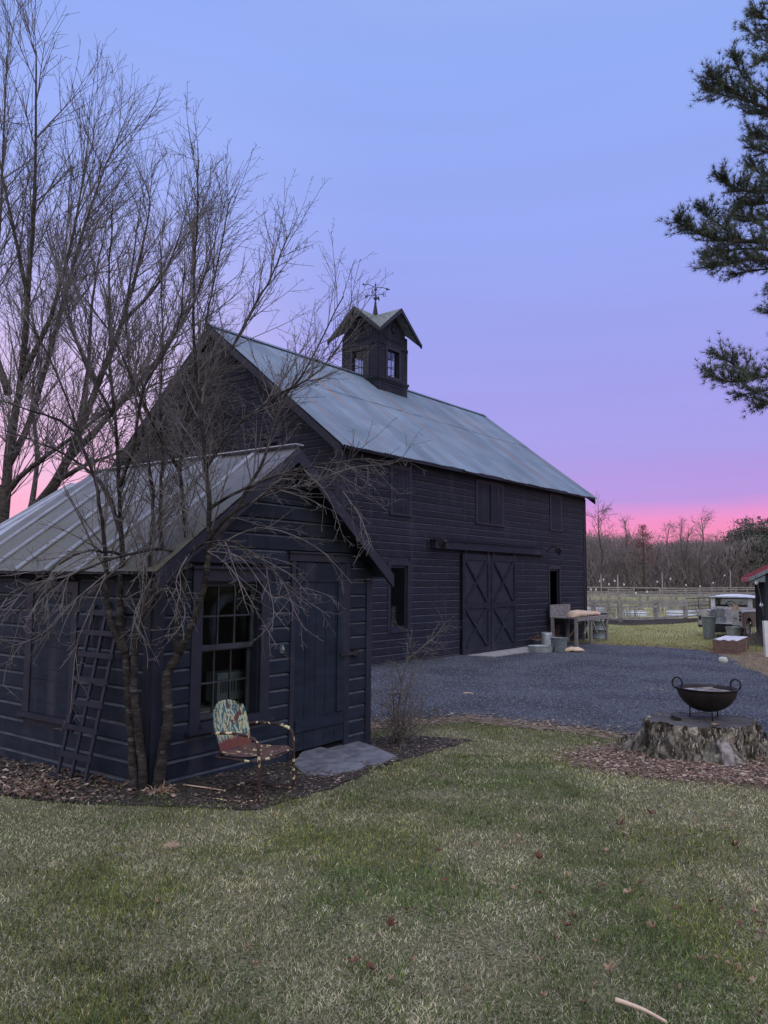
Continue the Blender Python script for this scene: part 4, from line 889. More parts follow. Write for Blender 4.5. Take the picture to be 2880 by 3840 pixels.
for C,r in (([(272,1412,YB),(259,1345,YB+.05),(264,1230,YB+.1),(262,1152,YB+.1),(258,1050,YB+.1),(247,900,YB),(238,760,YB-.1),(236,600,YB-.2),(243,440,YB-.3)],.036),
 ([(272,1412,YB),(243,1355,YB),(233,1308,YB),(229,1240,YB-.1),(227,1178,YB-.1),(210,1060,YB-.2),(172,940,YB-.3),(120,800,YB-.4),(60,690,YB-.5)],.033),
 ([(386,1412,YB),(381,1373,YB),(388,1310,YB+.05),(396,1270,YB+.1),(404,1204,YB+.1),(400,1120,YB+.2),(390,1020,YB+.3),(402,910,YB+.3),(424,800,YB+.3),(442,700,YB+.4),(472,560,YB+.4),(498,430,YB+.5)],.034),
 ([(386,1412,YB),(420,1334,YB-.05),(443,1256,YB-.05),(449,1191,YB-.05),(452,1100,YB-.1),(446,1010,YB-.1),(434,880,YB-.1),(421,770,YB-.1),(419,600,YB-.1),(426,480,YB-.2),(430,345,YB-.2)],.036),
 ([(404,1204,YB+.1),(350,1186,YB-.1),(285,1196,YB-.3),(200,1222,YB-.45),(110,1270,YB-.55),(30,1330,YB-.6)],.018),
 ([(262,1152,YB+.1),(230,1060,YB+.2),(170,1000,YB+.3),(90,960,YB+.3),(10,930,YB+.4)],.022),
 ([(449,1191,YB-.05),(475,1160,YB),(520,1085,YB+.1),(572,985,YB+.1),(606,870,YB+.2),(660,800,YB+.2),(742,640,YB+.3)],.026),
 ([(449,1170,YB-.05),(500,1110,YB-.2),(580,1066,YB-.3),(660,1050,YB-.3),(740,1060,YB-.3)],.020),
 ([(446,1010,YB-.1),(500,930,YB-.1),(590,860,YB),(690,800,YB),(760,700,YB+.1)],.018),
 ([(452,1100,YB-.1),(520,1060,YB-.3),(620,1020,YB-.3),(720,1000,YB-.3),(800,990,YB-.3)],.016),
 ([(337,1290,YB),(352,1200,YB+.1),(345,1130,YB+.2),(350,1000,YB+.3),(347,850,YB+.35),(352,700,YB+.4),(345,520,YB+.4)],.026),
 ([(390,1020,YB+.3),(350,950,YB+.2),(300,850,YB),(250,740,YB),(180,640,YB)],.02),
 ([(402,910,YB+.3),(460,820,YB+.4),(530,700,YB+.5),(590,590,YB+.5),(620,510,YB+.6)],.02),
 ([(258,1050,YB+.1),(290,960,YB-.2),(310,840,YB-.3),(380,720,YB-.3),(400,560,YB-.4)],.02),
 ([(404,1204,YB+.1),(440,1175,YB-.2),(500,1170,YB-.4),(560,1210,YB-.5),(640,1280,YB-.6)],.013),
 ([(262,1200,YB),(220,1190,YB-.2),(160,1200,YB-.35),(80,1250,YB-.45),(0,1300,YB-.5)],.014),
 ([(172,940,YB-.3),(110,900,YB-.3),(40,880,YB-.3),(-60,840,YB-.3)],.014),
 ([(247,900,YB),(190,800,YB+.1),(150,680,YB+.2),(140,560,YB+.3)],.016)):
    mains.append(limb(C,r,.005,7,4))
tw2=[dict(n=6,t0=.08,len=(.12,.42),ang=34,trop=up*.5,r=.0034,r1=.0016,wig=.06,seg=3),dict(n=3,t0=.1,len=(.03,.10),ang=52,trop=up*.5,r=.0024,r1=.0016,wig=.12,seg=2)]
for i,(P,R_) in enumerate(mains):
    H=P[len(P)//2].z; lowr=i in (5,8,10,15,16)
    n=max(9,int(sum((P[k+1]-P[k]).length for k in range(len(P)-1))*11.0))
    if lowr: sp=[dict(n=int(n*.62),t0=.15,len=(.35,.95),ang=40,trop=-up*.7,bias=Vector((.12,-.1,-.1)),r=.007,r1=.0022,wig=.10,seg=7,fall=.35)]+tw2
    else: sp=[dict(n=n,t0=.34,len=(.5,1.35),ang=30,trop=up*.35,r=.0085,r1=.0018,wig=.045,seg=7,fall=.5)]+tw2
    sprout(tw,P,R_,sp,0)
# drooping sprays over the shed front and side
for C in [((449,1191),(520,1205),(590,1290),(650,1270),(720,1290)),((449,1191),(500,1230),(560,1330),(600,1400)),((404,1204),(380,1260),(400,1330),(360,1390)),((326,1251),(290,1330),(310,1380)),((229,1240),(190,1330),(165,1400),(152,1540)),((229,1240),(170,1290),(90,1370),(10,1400)),((227,1178),(120,1240),(40,1310),(-30,1380)),((449,1191),(560,1140),(680,1180),(760,1260)),((660,1050),(760,1010),(850,1000),(890,960)),((740,1060),(780,1120),(800,1180)),((313,1308),(360,1270),(390,1330))]:
    P=loc_(smooth([at(x,y,YB-.25-.12*j) for j,(x,y) in enumerate(C)],5)); R_=radii(.0065,.0018,len(P)); tw.tube(P,R_,4,cap=False)
    sprout(tw,P,R_,[dict(n=11,t0=.12,len=(.18,.5),ang=38,trop=-up*.6,r=.004,r1=.0014,wig=.13,seg=4)]+tw2[1:],0)
trk.build('trunk',M['darkbark'],T); tw.build('crown',M['twig'],T)
# big trees behind
def bigtree(lab,base,limbs,nfac=1.0,Yb=14):
    global tl,trk,tw
    T=thing('tall_bare_tree',lab,'tree',base,group='tall bare trees behind the shed'); tl=Vector(base); trk=MB(); tw=MB(); out=[]
    for C,r0,r1 in limbs:
        r0*=.78; out.append((limb(C,r0,r1,9,5),r0))
    for (P,R_),r0 in out:
        Lg=sum((P[k+1]-P[k]).length for k in range(len(P)-1)); n=int(Lg*4.2*nfac)
        sprout(tw,P,R_,[dict(n=n,t0=.22,len=(1.2,3.2),ang=24,trop=up*.16,r=.016,r1=.004,wig=.03,seg=8,fall=.55,sides=4),
            dict(n=9,t0=.1,len=(.5,1.5),ang=25,trop=up*.16,r=.008,r1=.0032,wig=.035,seg=5),dict(n=3,t0=.15,len=(.15,.5),ang=36,trop=up*.2,r=.0045,r1=.0028,wig=.06,seg=3)],0)
    trk.build('trunk',M['bark'],T); tw.build('crown',M['twig'],T)
Y=14
bigtree('tall bare tree rising at the left edge behind the small shed',(-7.4,14,-.2),[([(-40,1290,Y),(-5,1180,Y),(12,1068,Y),(22,960,Y),(45,820,Y),(60,640,Y-.5),(75,420,Y-1),(78,110,Y-1.5)],.19,.012),
 ([(20,1000,Y),(60,920,Y+.3),(100,790,Y+.5),(150,600,Y+.5),(205,420,Y+.6),(262,280,Y+.6)],.10,.008),
 ([(12,1068,Y),(60,1015,Y-.4),(150,950,Y-.8),(260,870,Y-1),(400,800,Y-1)],.08,.008),
 ([(18,850,Y),(-20,700,Y+.4),(0,480,Y+.5),(14,120,Y+.5)],.10,.008),([(45,820,Y),(110,680,Y-.6),(160,500,Y-.9),(190,300,Y-1)],.08,.006),([(60,640,Y-.5),(20,450,Y-1),(-20,250,Y-1)],.06,.006),([(12,1068,Y),(-60,980,Y),(-120,850,Y)],.08,.006)],1.0)
Y=15
bigtree('leaning bare tree behind the small shed, crossing in front of the pink sky',(-6.9,15.2,-.2),[([(20,1260,Y),(60,1130,Y),(122,1039,Y),(165,950,Y),(212,830,Y),(262,700,Y),(300,570,Y),(325,440,Y)],.19,.012),
 ([(140,1000,Y),(230,905,Y-.6),(330,790,Y-1),(420,650,Y-1.2),(470,500,Y-1.4)],.10,.008),([(122,1039,Y),(185,1005,Y-.8),(290,960,Y-1.2),(400,880,Y-1.3)],.07,.007),
 ([(165,950,Y),(190,800,Y+.8),(200,640,Y+1),(230,480,Y+1)],.09,.007),([(212,830,Y),(150,700,Y+.5),(120,560,Y+.5)],.07,.006),([(60,1130,Y),(80,1000,Y+1),(70,850,Y+1.2),(95,700,Y+1.5)],.09,.006),([(262,700,Y),(350,600,Y-.6),(400,470,Y-.8)],.06,.006)],1.0)
# vine on the barn gable
m=MB(); random.seed(5)
for i in range(300):
    y0=random.uniform(3.6,8.0); z0=random.uniform(4.6,7.2); zt=BR-abs(y0-BW/2)*SL-.15
    if z0>zt: continue
    P=[Vector((-.06,y0,z0))]; d=Vector((-.2,random.uniform(-1,1),random.uniform(-.4,1))).normalized(); L_=random.uniform(.4,1.3)
    for k in range(5):
        d=(d+Vector((random.gauss(0,.1),random.gauss(0,.4),random.gauss(0,.4)))).normalized(); q=P[-1]+d*L_/5; q.x=min(q.x,-.05); q.x=max(q.x,-.4); q.z=min(q.z,BR-abs(q.y-BW/2)*SL+.05); P.append(q)
    m.tube(P,radii(.010,.004,6),3,cap=False)
o=m.build('climbing_vine',M['ivy']); o.location=barn.location; o.rotation_euler=barn.rotation_euler; tag(o,'leafless climbing vine tangled over the peak of the barn gable','vine')
# shrub by the shed door
random.seed(21)
sb_=gd(862,1603); S=thing('bare_shrub','leafless twiggy shrub growing at the right corner of the small shed','shrub',sb_)
m=MB()
for i in range(30):
    a=random.uniform(0,2*pi); lean=random.uniform(.15,1.0); d=Vector((cos(a)*lean,sin(a)*lean,1)); p=Vector((random.gauss(0,.07),random.gauss(0,.07),-.02)); L_=random.uniform(.4,.9)
    P=wander(p,d,L_,7,-up*.15,.20); R_=radii(random.uniform(.006,.011),.0025,8); m.tube(P,R_,4,cap=False)
    sprout(m,P,R_,[dict(n=6,t0=.25,len=(.12,.45),ang=52,trop=-up*.3,r=.006,r1=.0024,wig=.28,seg=5),dict(n=2,t0=.2,len=(.06,.16),ang=55,trop=up*.2,r=.0036,r1=.002,wig=.2,seg=3)],0)
m.build('crown',M['twig2'],S); m=MB()
for C in [((862,1600),(860,1540),(870,1470),(880,1420),(888,1385)),((858,1600),(850,1520),(846,1450)),((866,1600),(880,1500),(900,1440),(930,1400)),((880,1425),(910,1400),(940,1375),(962,1345))]:
    P=[q-sb_ for q in smooth([at(x,y,sb_.y-.02*j) for j,(x,y) in enumerate(C)],5)]; R_=radii(.016,.003,len(P)); m.tube(P,R_,6,cap=False)
    sprout(m,P,R_,[dict(n=14,t0=.3,len=(.2,.65),ang=55,trop=-up*.2,r=.007,r1=.0025,wig=.16,seg=5),dict(n=3,t0=.2,len=(.07,.2),ang=50,trop=up*.2,r=.003,r1=.0015,wig=.2,seg=3)],0)
m.build('trunk',M['twig2'],S)
# brush by the right-hand building
S=thing('dead_brush','tangle of grey dead brush at the foot of the dark red-roofed building','brush',gd(1640,1395)+Vector((.1,0,0)))
m=MB()
for i in range(70):
    a=random.uniform(0,2*pi); lean=random.uniform(.2,1.0); P=wander(Vector((random.gauss(0,.25),random.gauss(0,.4),0)),Vector((cos(a)*lean,sin(a)*lean,.9)),random.uniform(.3,.9),6,-up*.5,.2)
    R_=radii(.010,.004,7); m.tube(P,R_,3,cap=False); sprout(m,P,R_,[dict(n=5,t0=.2,len=(.15,.4),ang=50,trop=-up*.5,r=.006,r1=.0035,wig=.25,seg=3)],0)
m.build('stems',M['brush'],S)
# ------------------------------------------------------------ pine at the right edge
random.seed(3)
PY=10.5; pb=Vector((6.75,PY,-.2)); Pn=thing('pine_tree','tall long-needled pine whose boughs reach in from the right edge','pine tree',pb)
m=MB(); m.tube([Vector((0,0,-.2)),Vector((.02,0,3)),Vector((0,.05,6)),Vector((.05,0,9.5)),Vector((0,0,12))],[.26,.22,.18,.12,.05],12); tips=[]
def bough(C,r0,dens=1.0,Y0=PY):
    P=[q-pb for q in smooth([at(x,y,Yc) for x,y,Yc in C],6)]; R_=radii(r0,.008,len(P)); m.tube(P,R_,6,cap=False); Lg=sum((P[k+1]-P[k]).length for k in range(len(P)-1))
    n=int(Lg*15*dens)
    for q in range(n):
        t=.08+.92*(q+random.random())/n; i=min(int(t*(len(P)-1)),len(P)-2); p=P[i]; tan=(P[i+1]-P[i]).normalized()
        sd=tan.cross(up).normalized()*random.choice((-1,1)); d=(tan*random.uniform(.5,1.1)+sd*random.uniform(.1,.9)+up*random.uniform(-.25,.75)).normalized()
        Q=wander(p,d,random.uniform(.16,.50)*(1.12-.80*t),5,up*.5,.1); m.tube(Q,radii(.008,.003,6),3,cap=False)
        for k in range(1,6):
            tips.append((Q[k],(Q[k]-Q[k-1]).normalized()))
            if random.random()<.75:
                d2=((Q[k]-Q[k-1]).normalized()+Vector((random.gauss(0,.7),random.gauss(0,.7),random.gauss(.25,.5)))).normalized(); e=Q[k]+d2*random.uniform(.06,.16); tips.append((e,d2)); m.tube([Q[k],e],[.003,.002],3,cap=False)
    tips.append((P[-1],(P[-1]-P[-2]).normalized()))
# survey of the boughs (sheet coordinates and distance)
V6=lambda x,y:((2462+x*.723)/1.736,(y*.723)/1.736)
def bo(L_,r,dens=1.0,ys=None):
    C=[]; n=len(L_)
    for i,(x,y) in enumerate(L_):
        a,b=V6(x,y); C.append((a,b,PY-.2+(ys or 0)*(i/(n-1))))
    bough(C,r,dens)
bo([(1100,420),(900,360),(740,300),(620,300),(530,320)],.03,1.1,-.8); bo([(1000,260),(800,180),(660,160),(560,90),(520,50)],.025,1.1,-.5); bo([(900,260),(700,240),(560,210),(475,160)],.02,1.1,.3)
bo([(1150,760),(900,640),(700,590),(560,555),(460,510),(360,440),(275,400)],.04,1.25,-.9); bo([(700,590),(540,480),(440,380),(405,290)],.02,1.2,-.4); bo([(460,510),(380,500),(300,480),(268,470)],.015,1.2,-.8); bo([(900,720),(700,660),(560,600),(460,580)],.02,1.2,.5)
bo([(1100,860),(850,770),(660,720),(560,720),(490,700)],.03,1.2,.2); bo([(1000,880),(760,800),(600,790),(510,770)],.02,1.2,-.2); bo([(900,900),(700,830),(600,800)],.02,1.1,.6)
bo([(1150,1130),(850,1010),(660,980),(520,990),(420,980),(320,920)],.04,1.3,-.7); bo([(850,1010),(660,930),(540,900),(470,850)],.02,1.2,.2); bo([(900,1080),(680,1040),(540,1060),(510,1060)],.02,1.2,-.2)
bo([(1150,1300),(850,1240),(600,1250),(420,1250),(280,1230),(190,1200),(105,1150)],.05,1.35,-1.0); bo([(600,1200),(470,1130),(400,1080)],.02,1.2,-.3); bo([(420,1240),(320,1160),(235,1085)],.02,1.25,-.8); bo([(900,1200),(700,1140),(560,1140),(450,1150)],.025,1.3,.4)
bo([(1150,1400),(850,1330),(640,1340),(480,1350),(360,1370),(250,1390)],.04,1.4,-.6); bo([(900,1300),(700,1380),(520,1400),(400,1420)],.025,1.3,.3); bo([(640,1300),(450,1290),(340,1310),(260,1340)],.02,1.3,-.3); bo([(900,1400),(750,1410),(660,1460),(630,1480)],.02,1.2,0)
bo([(1000,1700),(800,1640),(680,1620),(590,1620)],.025,1.3,-.3)
bo([(1150,2060),(850,1990),(650,1950),(500,1960),(390,1980),(280,1940)],.035,1.35,-.8); bo([(850,1900),(700,1850),(620,1810)],.02,1.2,-.2); bo([(500,1960),(400,1890),(330,1850)],.02,1.3,-.6); bo([(900,2020),(700,2040),(600,2080),(545,2120)],.025,1.4,-.2); bo([(800,1960),(640,2010),(520,2030),(440,2050)],.02,1.4,.2)
for k in range(46):    # boughs out of the frame
    z=random.uniform(5.2,12); a=random.uniform(-pi*.45,pi*.55); L_=(13-z)*.28+.4; P=wander(Vector((0,0,z)),Vector((cos(a),sin(a),.15)),L_,6,up*.05,.06); m.tube(P,radii(.03,.01,7),4,cap=False)
    for i in range(2,7):
        for q in range(10):
            e=P[i]+Vector((random.gauss(0,.2),random.gauss(0,.2),random.gauss(.05,.12))); tips.append((e,(P[i]-P[i-1]).normalized()))
m.build('trunk',M['pinebark'],Pn)
n=len(tips); print('pine tufts',n); NN=17
TP=np.array([tuple(a) for a,b in tips]);TD=np.array([tuple(b) for a,b in tips])
P0=np.repeat(TP,NN,0); D=np.repeat(TD,NN,0)*.75+RS.randn(n*NN,3)*.55; D[:,2]+=.18; D/=np.linalg.norm(D,axis=1)[:,None]; Ln=(.055+.05*RS.rand(n*NN))[:,None]
S_=np.cross(D,RS.randn(n*NN,3)); S_/=np.linalg.norm(S_,axis=1)[:,None]; wd=.0030
V=np.stack([P0-S_*wd,P0+S_*wd,P0+D*Ln],1).reshape(-1,3); Tt=np.arange(len(V)).reshape(-1,3)
o=npmesh('crown',V,Tt,M['needle']); o.parent=Pn
# ------------------------------------------------------------ stump and fire bowl
random.seed(9)
def stump():
    c=Vector((3.50,8.62,gz(3.5,8.6))); o=thing('tree_stump','wide rotten tree stump with flared bark roots at the right of the lawn','stump',c)
    nA=170; nz_=30; top=.39
    def rad_(a,t):
        flare=(1-t)**1.7
        lob=.10*sin(3*a+.7)+.07*sin(5*a+2)+.05*sin(9*a+1)+.03*sin(17*a)
        rr=.535+.03*sin(2*a+1)+.018*sin(7*a)+flare*(.17+1.9*lob)+.012*sin(23*a+6*t)
        if abs(((a-rad(268)+pi)%(2*pi))-pi)<.22: rr+=.15*flare*cos((((a-rad(268)+pi)%(2*pi))-pi)/.22*pi/2)
        return rr
    import mathutils.noise as mn
    m=MB()
    for i in range(nz_+1):
        t=i/nz_
        for k in range(nA):
            a=2*pi*k/nA; r=rad_(a,t); p=Vector((cos(a)*r*1.03,sin(a)*r*.92,-.05+t*(top+.05)))
            d=mn.noise(Vector((cos(a)*4,sin(a)*4,p.z*3)))*.06+mn.noise(Vector((cos(a)*13,sin(a)*13,p.z*4)))*.07+mn.noise(Vector((cos(a)*30,sin(a)*30,p.z*12)))*.03
            d*=1-.7*(t>.97); p.x+=cos(a)*d; p.y+=sin(a)*d; 
            if t>.85: p.z+=mn.noise(Vector((cos(a)*3,sin(a)*3,2)))*.03
            m.v.append(tuple(p))
    for i in range(nz_):
        for k in range(nA): m.f.append((i*nA+k,i*nA+(k+1)%nA,(i+1)*nA+(k+1)%nA,(i+1)*nA+k)); m.m.append(0); m.s.append(False)
    m.build('bark',M['stump'],o)
    q=MB(); ring=[Vector(m.v[nz_*nA+k]) for k in range(nA)]; prev=ring
    for sc_ in (.97,.8,.5,.2):
        cur=[Vector((p.x*sc_,p.y*sc_,top-.012+random.uniform(-.006,.006))) for p in ring]
        for k in range(nA): q.quad(prev[k],prev[(k+1)%nA],cur[(k+1)%nA],cur[k])
        prev=cur
    q.quad(*prev); q.build('cut_top',M['stumptop'],o)
    # loose bark flakes
    n=2300; a=RS.rand(n)*2*pi; t=RS.rand(n); kk=~((np.abs(a-rad(266))<.20+.08*RS.rand(n))&(t<.62)); a,t=a[kk],t[kk]; n=len(a); r=np.array([rad_(x_,y_) for x_,y_ in zip(a,t)])+.0+.02*RS.rand(n)
    V=np.zeros((n,4,3)); px,py,pz=np.cos(a)*r*1.03,np.sin(a)*r*.92,t*top; s=.006+.018*RS.rand(n)**2
    tx,ty=-np.sin(a),np.cos(a); u2=(RS.rand(n)-.5)*1.6
    for i,(e,f) in enumerate(((-1,-1),(1,-1),(1,1),(-1,1))):
        V[:,i,0]=px+tx*s*(e*.45+f*u2*.6)+np.cos(a)*s*.5*(RS.rand(n)-.3); V[:,i,1]=py+ty*s*(e*.45+f*u2*.6)+np.sin(a)*s*.5*(RS.rand(n)-.3); V[:,i,2]=np.minimum(pz+f*s*1.4,top-.004)
    b=(np.arange(n)*4)[:,None]; T=np.concatenate([b+[0,1,2],b+[0,2,3]],1).reshape(-1,3)
    cc=np.array([[.34,.30,.24],[.10,.09,.075],[.045,.04,.035],[.52,.46,.38],[.22,.17,.13],[.14,.15,.10]])[RS.choice(6,n,p=[.2,.25,.2,.12,.15,.08])]*(.6+.6*RS.rand(n,1))
    f=npmesh('bark_flakes',V.reshape(-1,3),T,M['litter'],np.repeat(cc,4,0)); f.parent=o; f['kind']='stuff'
    r=MB(); 
    P=smooth([(.0,-.50,.24),(.01,-.60,.17),(-.03,-.72,.08),(-.06,-.88,.0),(-.08,-.98,-.05)],9); n=14
    for i,p in enumerate(P):
        t=i/(len(P)-1); w_=.052+.010*sin(t*6+.5)+.045*t*t; h_=.05*(1-.4*t)
        for k in range(n):
            a=2*pi*k/n; nn_=1+.18*mn.noise(Vector((cos(a)*3,sin(a)*3,t*7)))+.14*mn.noise(Vector((cos(a)*9,sin(a)*9,t*25))); r.v.append((p.x+cos(a)*w_*nn_,p.y-.03,p.z+sin(a)*h_*nn_))
    for i in range(len(P)-1):
        for k in range(n): r.f.append((i*n+k,i*n+(k+1)%n,(i+1)*n+(k+1)%n,(i+1)*n+k)); r.m.append(0); r.s.append(True)
    r.build('bare_root',M['barewood'],o)
    return c,top
sc_,stop=stump()
bz=sc_.z+stop-.012; bc=Vector((at(1527,1500,8.75).x,8.75,bz-.022))
fb=thing('fire_bowl','round black iron fire bowl with ring handles standing on the stump','fire bowl',bc)
m=MB(); R_=.318; prof=[]
for i in range(11):
    a=i/10*pi/2; prof.append((max(.001,R_*sin(a)**.92),.10+.255*(1-cos(a)**1.15)))
prof+= [(R_+.008,.357),(R_+.006,.364),(R_-.008,.364)]+[(max(.001,(R_-.01)*sin(i/10*pi/2)**.92),.108+.255*(1-cos(i/10*pi/2)**1.15)) for i in range(9,5,-1)]
m.lathe(prof,40,capb=False); m.build('bowl',M['iron'],fb)
m=MB(); m.lathe([(R_-.012,.318),(.2,.325),(.05,.33)],30,capb=False,capt=True); m.build('ash_bed',M['ash'],fb)
for a,tl_ in ((rad(162),0),(rad(-8),1)):
    m=MB(); c=Vector((cos(a)*(R_-.01),sin(a)*(R_-.01),.40)); tg=Vector((-sin(a),cos(a),0)); tg=(Vector((.86,-.5,0)) if tl_==0 else Vector((.8,-.6,0)))
    P=[c+tg*.052*cos(2*pi*k/18)+Vector((0,0,1))*.052*1.2*sin(2*pi*k/18) for k in range(18)]; m.tube(P,.0105,8,closed=True); m.build('ring_handle',M['iron'],fb)
for a in (rad(150),rad(265),rad(35)):
    m=MB(); m.tube([(cos(a)*.19,sin(a)*.17,.0),(cos(a)*.185,sin(a)*.165,.155)],.008,7); m.build('leg',M['iron'],fb)
m=MB(); m.tube([(-.03,-.02,.355),(.06,.03,.345),(.16,-.02,.338)],[.008,.012,.007],6); m.tube([(-.1,.08,.34),(.12,.12,.35)],.007,5); m.build('charred_stick',M['ash'],fb)
m=MB(); m.box(-.05,.05,-.025,.025,0,.03,Matrix.Rotation(rad(20),4,'Y'),j=.008); o=m.build('bark_chunk',M['iron'],loc=(3.22,8.62,bz+.012)); tag(o,'small black chunk of bark lying on the stump left of the fire bowl','bark chunk')
m=MB(); m.box(-.03,.03,-.02,.02,0,.012,j=.006); o=m.build('wood_chip',M['leafA'],loc=(3.53,8.32,bz+.012)); tag(o,'pale wood chip on the front edge of the stump top','wood chip')
# ------------------------------------------------------------ potting bench and metalware
def bloc(x,y,z=0): return Vector((-.936,16.5,0))+Matrix.Rotation(pi/2-BA,3,'Z')@Vector((x,y,z))
GB=-.187
bn=thing('potting_bench','grey wooden potting bench with braced legs and low back board against the barn','bench',bloc(9.6,-1.05,GB),pi/2-BA)
m=MB(); 
for i in range(5): m.box(-.05,2.35,.02+i*.17,.18+i*.17,.80,.835)
m.box(-.05,2.35,-.01,.019,.73,.835); m.build('bench_top',M['greywood'],bn)
m=MB(); m.box(-.05,1.35,.87,.90,.80,1.20); m.build('back_board',M['greywood'],bn)
for x,y in ((.0,.03),(1.05,.03),(2.28,.03),(.0,.80),(1.05,.80),(2.28,.80)): m=MB(); m.box(x-.05,x+.05,y-.01,y+.07,0,.80); m.build('leg',M['greywood'],bn)
for xa,xb in ((.55,1.02),(1.08,1.5),(1.75,2.25)): m=MB(); s=1 if xb-xa>0 else -1; (m.bar((xa,.05,.78) if xa!=.55 else (xb,.05,.30) ,(xb,.05,.30) if xa!=.55 else (xa,.05,.0+.05),.05,.03,up=(0,1,0))) if False else m.bar((xa,.045,.32 if xa==.55 else .78),(xb,.045,.78 if xa==.55 else .32),.06,.03,up=(0,1,0)); m.build('brace',M['greywood'],bn)
m=MB(); m.bar((1.1,.84,.12),(2.25,.84,.75),.06,.03,up=(0,1,0)); m.build('brace',M['greywood'],bn)
def sack(c,L_,W_,H_,mt,lab,rz=0,seed=1):
    import mathutils.noise as mn
    m=MB(); nu,nv=22,14
    for i in range(nu+1):
        u=i/nu*2-1; pr=(1-abs(u)**4)**.5 if abs(u)<1 else 0
        for k in range(nv):
            a=2*pi*k/nv; x=u*L_/2; y=cos(a)*W_/2*(.35+.65*pr); z=max(-.5,sin(a))*H_*pr*.8
            d=mn.noise(Vector((x*7+seed,y*9,z*9)))*.05; m.v.append((x,y+d*.6,z+H_*.42*pr+d*.7*pr+.01))
    for i in range(nu):
        for k in range(nv): m.f.append((i*nv+k,i*nv+(k+1)%nv,(i+1)*nv+(k+1)%nv,(i+1)*nv+k)); m.m.append(0); m.s.append(True)
    o=m.build('sack',mt,loc=c); o.rotation_euler=(0,0,rz); return tag(o,lab,'sack',group='sacks at the potting bench')
ba=pi/2-BA; tz=GB+.835
sack(bloc(10.15,-.80,tz),.95,.44,.17,M['sack'],'fat pale sack at the left end of the potting bench top',ba,1)
sack(bloc(10.95,-.72,tz),.80,.40,.13,M['sack'],'flatter pale sack in the middle of the potting bench top',ba,4)
sack(bloc(11.60,-.70,tz),.50,.36,.11,M['sack2'],'pink sack at the right end of the potting bench top',ba,7)
sack(gd(1237,1409)+Vector((0,0,.01)),.66,.28,.10,M['sack'],'crumpled pale sack lying on the gravel below the bench',rad(12),9)
def pail(name,c,rb,rt,h,mt,lab,cat,ribs=(),sx=1,rz=0,handle=True,flip=False,group=None,floor=.0):
    o=thing(name,lab,cat,c,rz,group); m=MB()
    pr=[]; K=12
    for i in range(K+1):
        t=i/K; r=rb+(rt-rb)*t; pr.append((r,h*t))
        for rb_ in ribs:
            if abs(t-rb_)<.5/K: pr+= [(r+.008,h*t+.008),(r,h*t+.016)]
    pr+=[(rt+.010,h),(rt+.010,h+.010),(rt-.006,h+.010)]
    pr+=[(rt-.008,h-.02),(rb-.004+(rt-rb)*.2,h*.2+floor)]
    m.lathe(pr,28,sx=sx,capb=True,capt=True); b=m.build('shell',mt,o)
    if handle:
        for s in (-1,1):
            q=MB(); q.tube([(s*(rt*sx+.0),-.04,h-.03),(s*(rt*sx+.035),-.03,h-.04),(s*(rt*sx+.035),.03,h-.04),(s*(rt*sx),.04,h-.03)],.006,5); q.build('handle',mt,o)
    if flip:
        o.rotation_euler=(pi,0,rz); o.location=Vector(c)+Vector((0,0,h+.01))
    return o
tub=pail('oval_tub',gd(1168,1409),.24,.26,.17,M['galv'],'shallow oval galvanised tub on the gravel beside the barn door slab','tub',sx=1.35,rz=rad(8))
pail('upturned_bucket',gd(1181,1398)+Vector((0,0,.0)),.155,.20,.42,M['galv'],'shiny galvanised bucket turned upside down behind the oval tub','bucket',ribs=(.15,.9),flip=True,group='metal pails by the barn')
pail('speckled_bucket',gd(1208,1409),.17,.235,.39,M['galvd'],'speckled grey bucket standing in front of the potting bench','bucket',ribs=(.92,),group='metal pails by the barn')
def drypot(c,lab,n=26,h=.28,r=.12):
    o=thing('plant_pot',lab,'plant pot',c); m=MB(); m.lathe([(r*.75,0),(r,.2),(r+.012,.2),(r+.012,.225),(r-.01,.225),(r-.012,.19)],20,capt=True); m.build('pot',M['galvd'],o)
    m=MB()
    for i in range(n):
        a=random.uniform(0,2*pi); P=wander(Vector((random.gauss(0,.03),random.gauss(0,.03),.19)),Vector((cos(a)*.7,sin(a)*.7,.9)),random.uniform(.1,h),4,-up*2.5,.2); m.tube(P,radii(.006,.003,5),4,cap=False)
        if random.random()<.6: m.quad(P[-1],P[-1]+Vector((.03,.01,-.02)),P[-1]+Vector((.035,.0,-.07)),P[-1]+Vector((0,-.01,-.05)))
    m.tube([(0,0,.2),(.01,0,.5)],[.005,.003],4); m.build('dry_stems',M['leafB'] if n>20 else M['twig2'],o); return o
drypot(gd(1159,1398),'small metal pot of withered brown plant left of the upturned bucket')
o=thing('withered_plant','withered brown stalks standing behind the speckled bucket','plant',gd(1199,1401)); m=MB()
for i in range(10):
    a=random.uniform(0,2*pi); P=wander(Vector((random.gauss(0,.03),0,0)),Vector((cos(a)*.15,sin(a)*.15,1)),random.uniform(.45,.75),5,up*0,.12); m.tube(P,radii(.007,.003,6),4,cap=False)
m.build('stems',M['leafB'],o)
# barrel behind the bench
bb=thing('metal_barrel','ribbed grey metal barrel at the far corner of the barn','barrel',bloc(12.95,-.28,GB))
m=MB(); pr=[(.29,0)]
for z in (.0,.29,.58,.86): pr+=[(.29,z+.002),(.315,z+.01),(.315,z+.035),(.29,z+.045)] if z<.8 else [(.29,z),(.31,z+.01),(.30,z+.03),(.27,z+.03),(.27,z-.04)]
m.lathe(pr,28,capt=True); m.build('shell',M['galvd'],bb)
m=MB(); 
for z in (.0,.29,.58,.86): P=[(.318*cos(2*pi*k/28),.318*sin(2*pi*k/28),z+.022) for k in range(28)]; m.tube(P,.012,5,closed=True)
m.build('hoops',M['galv'],bb)
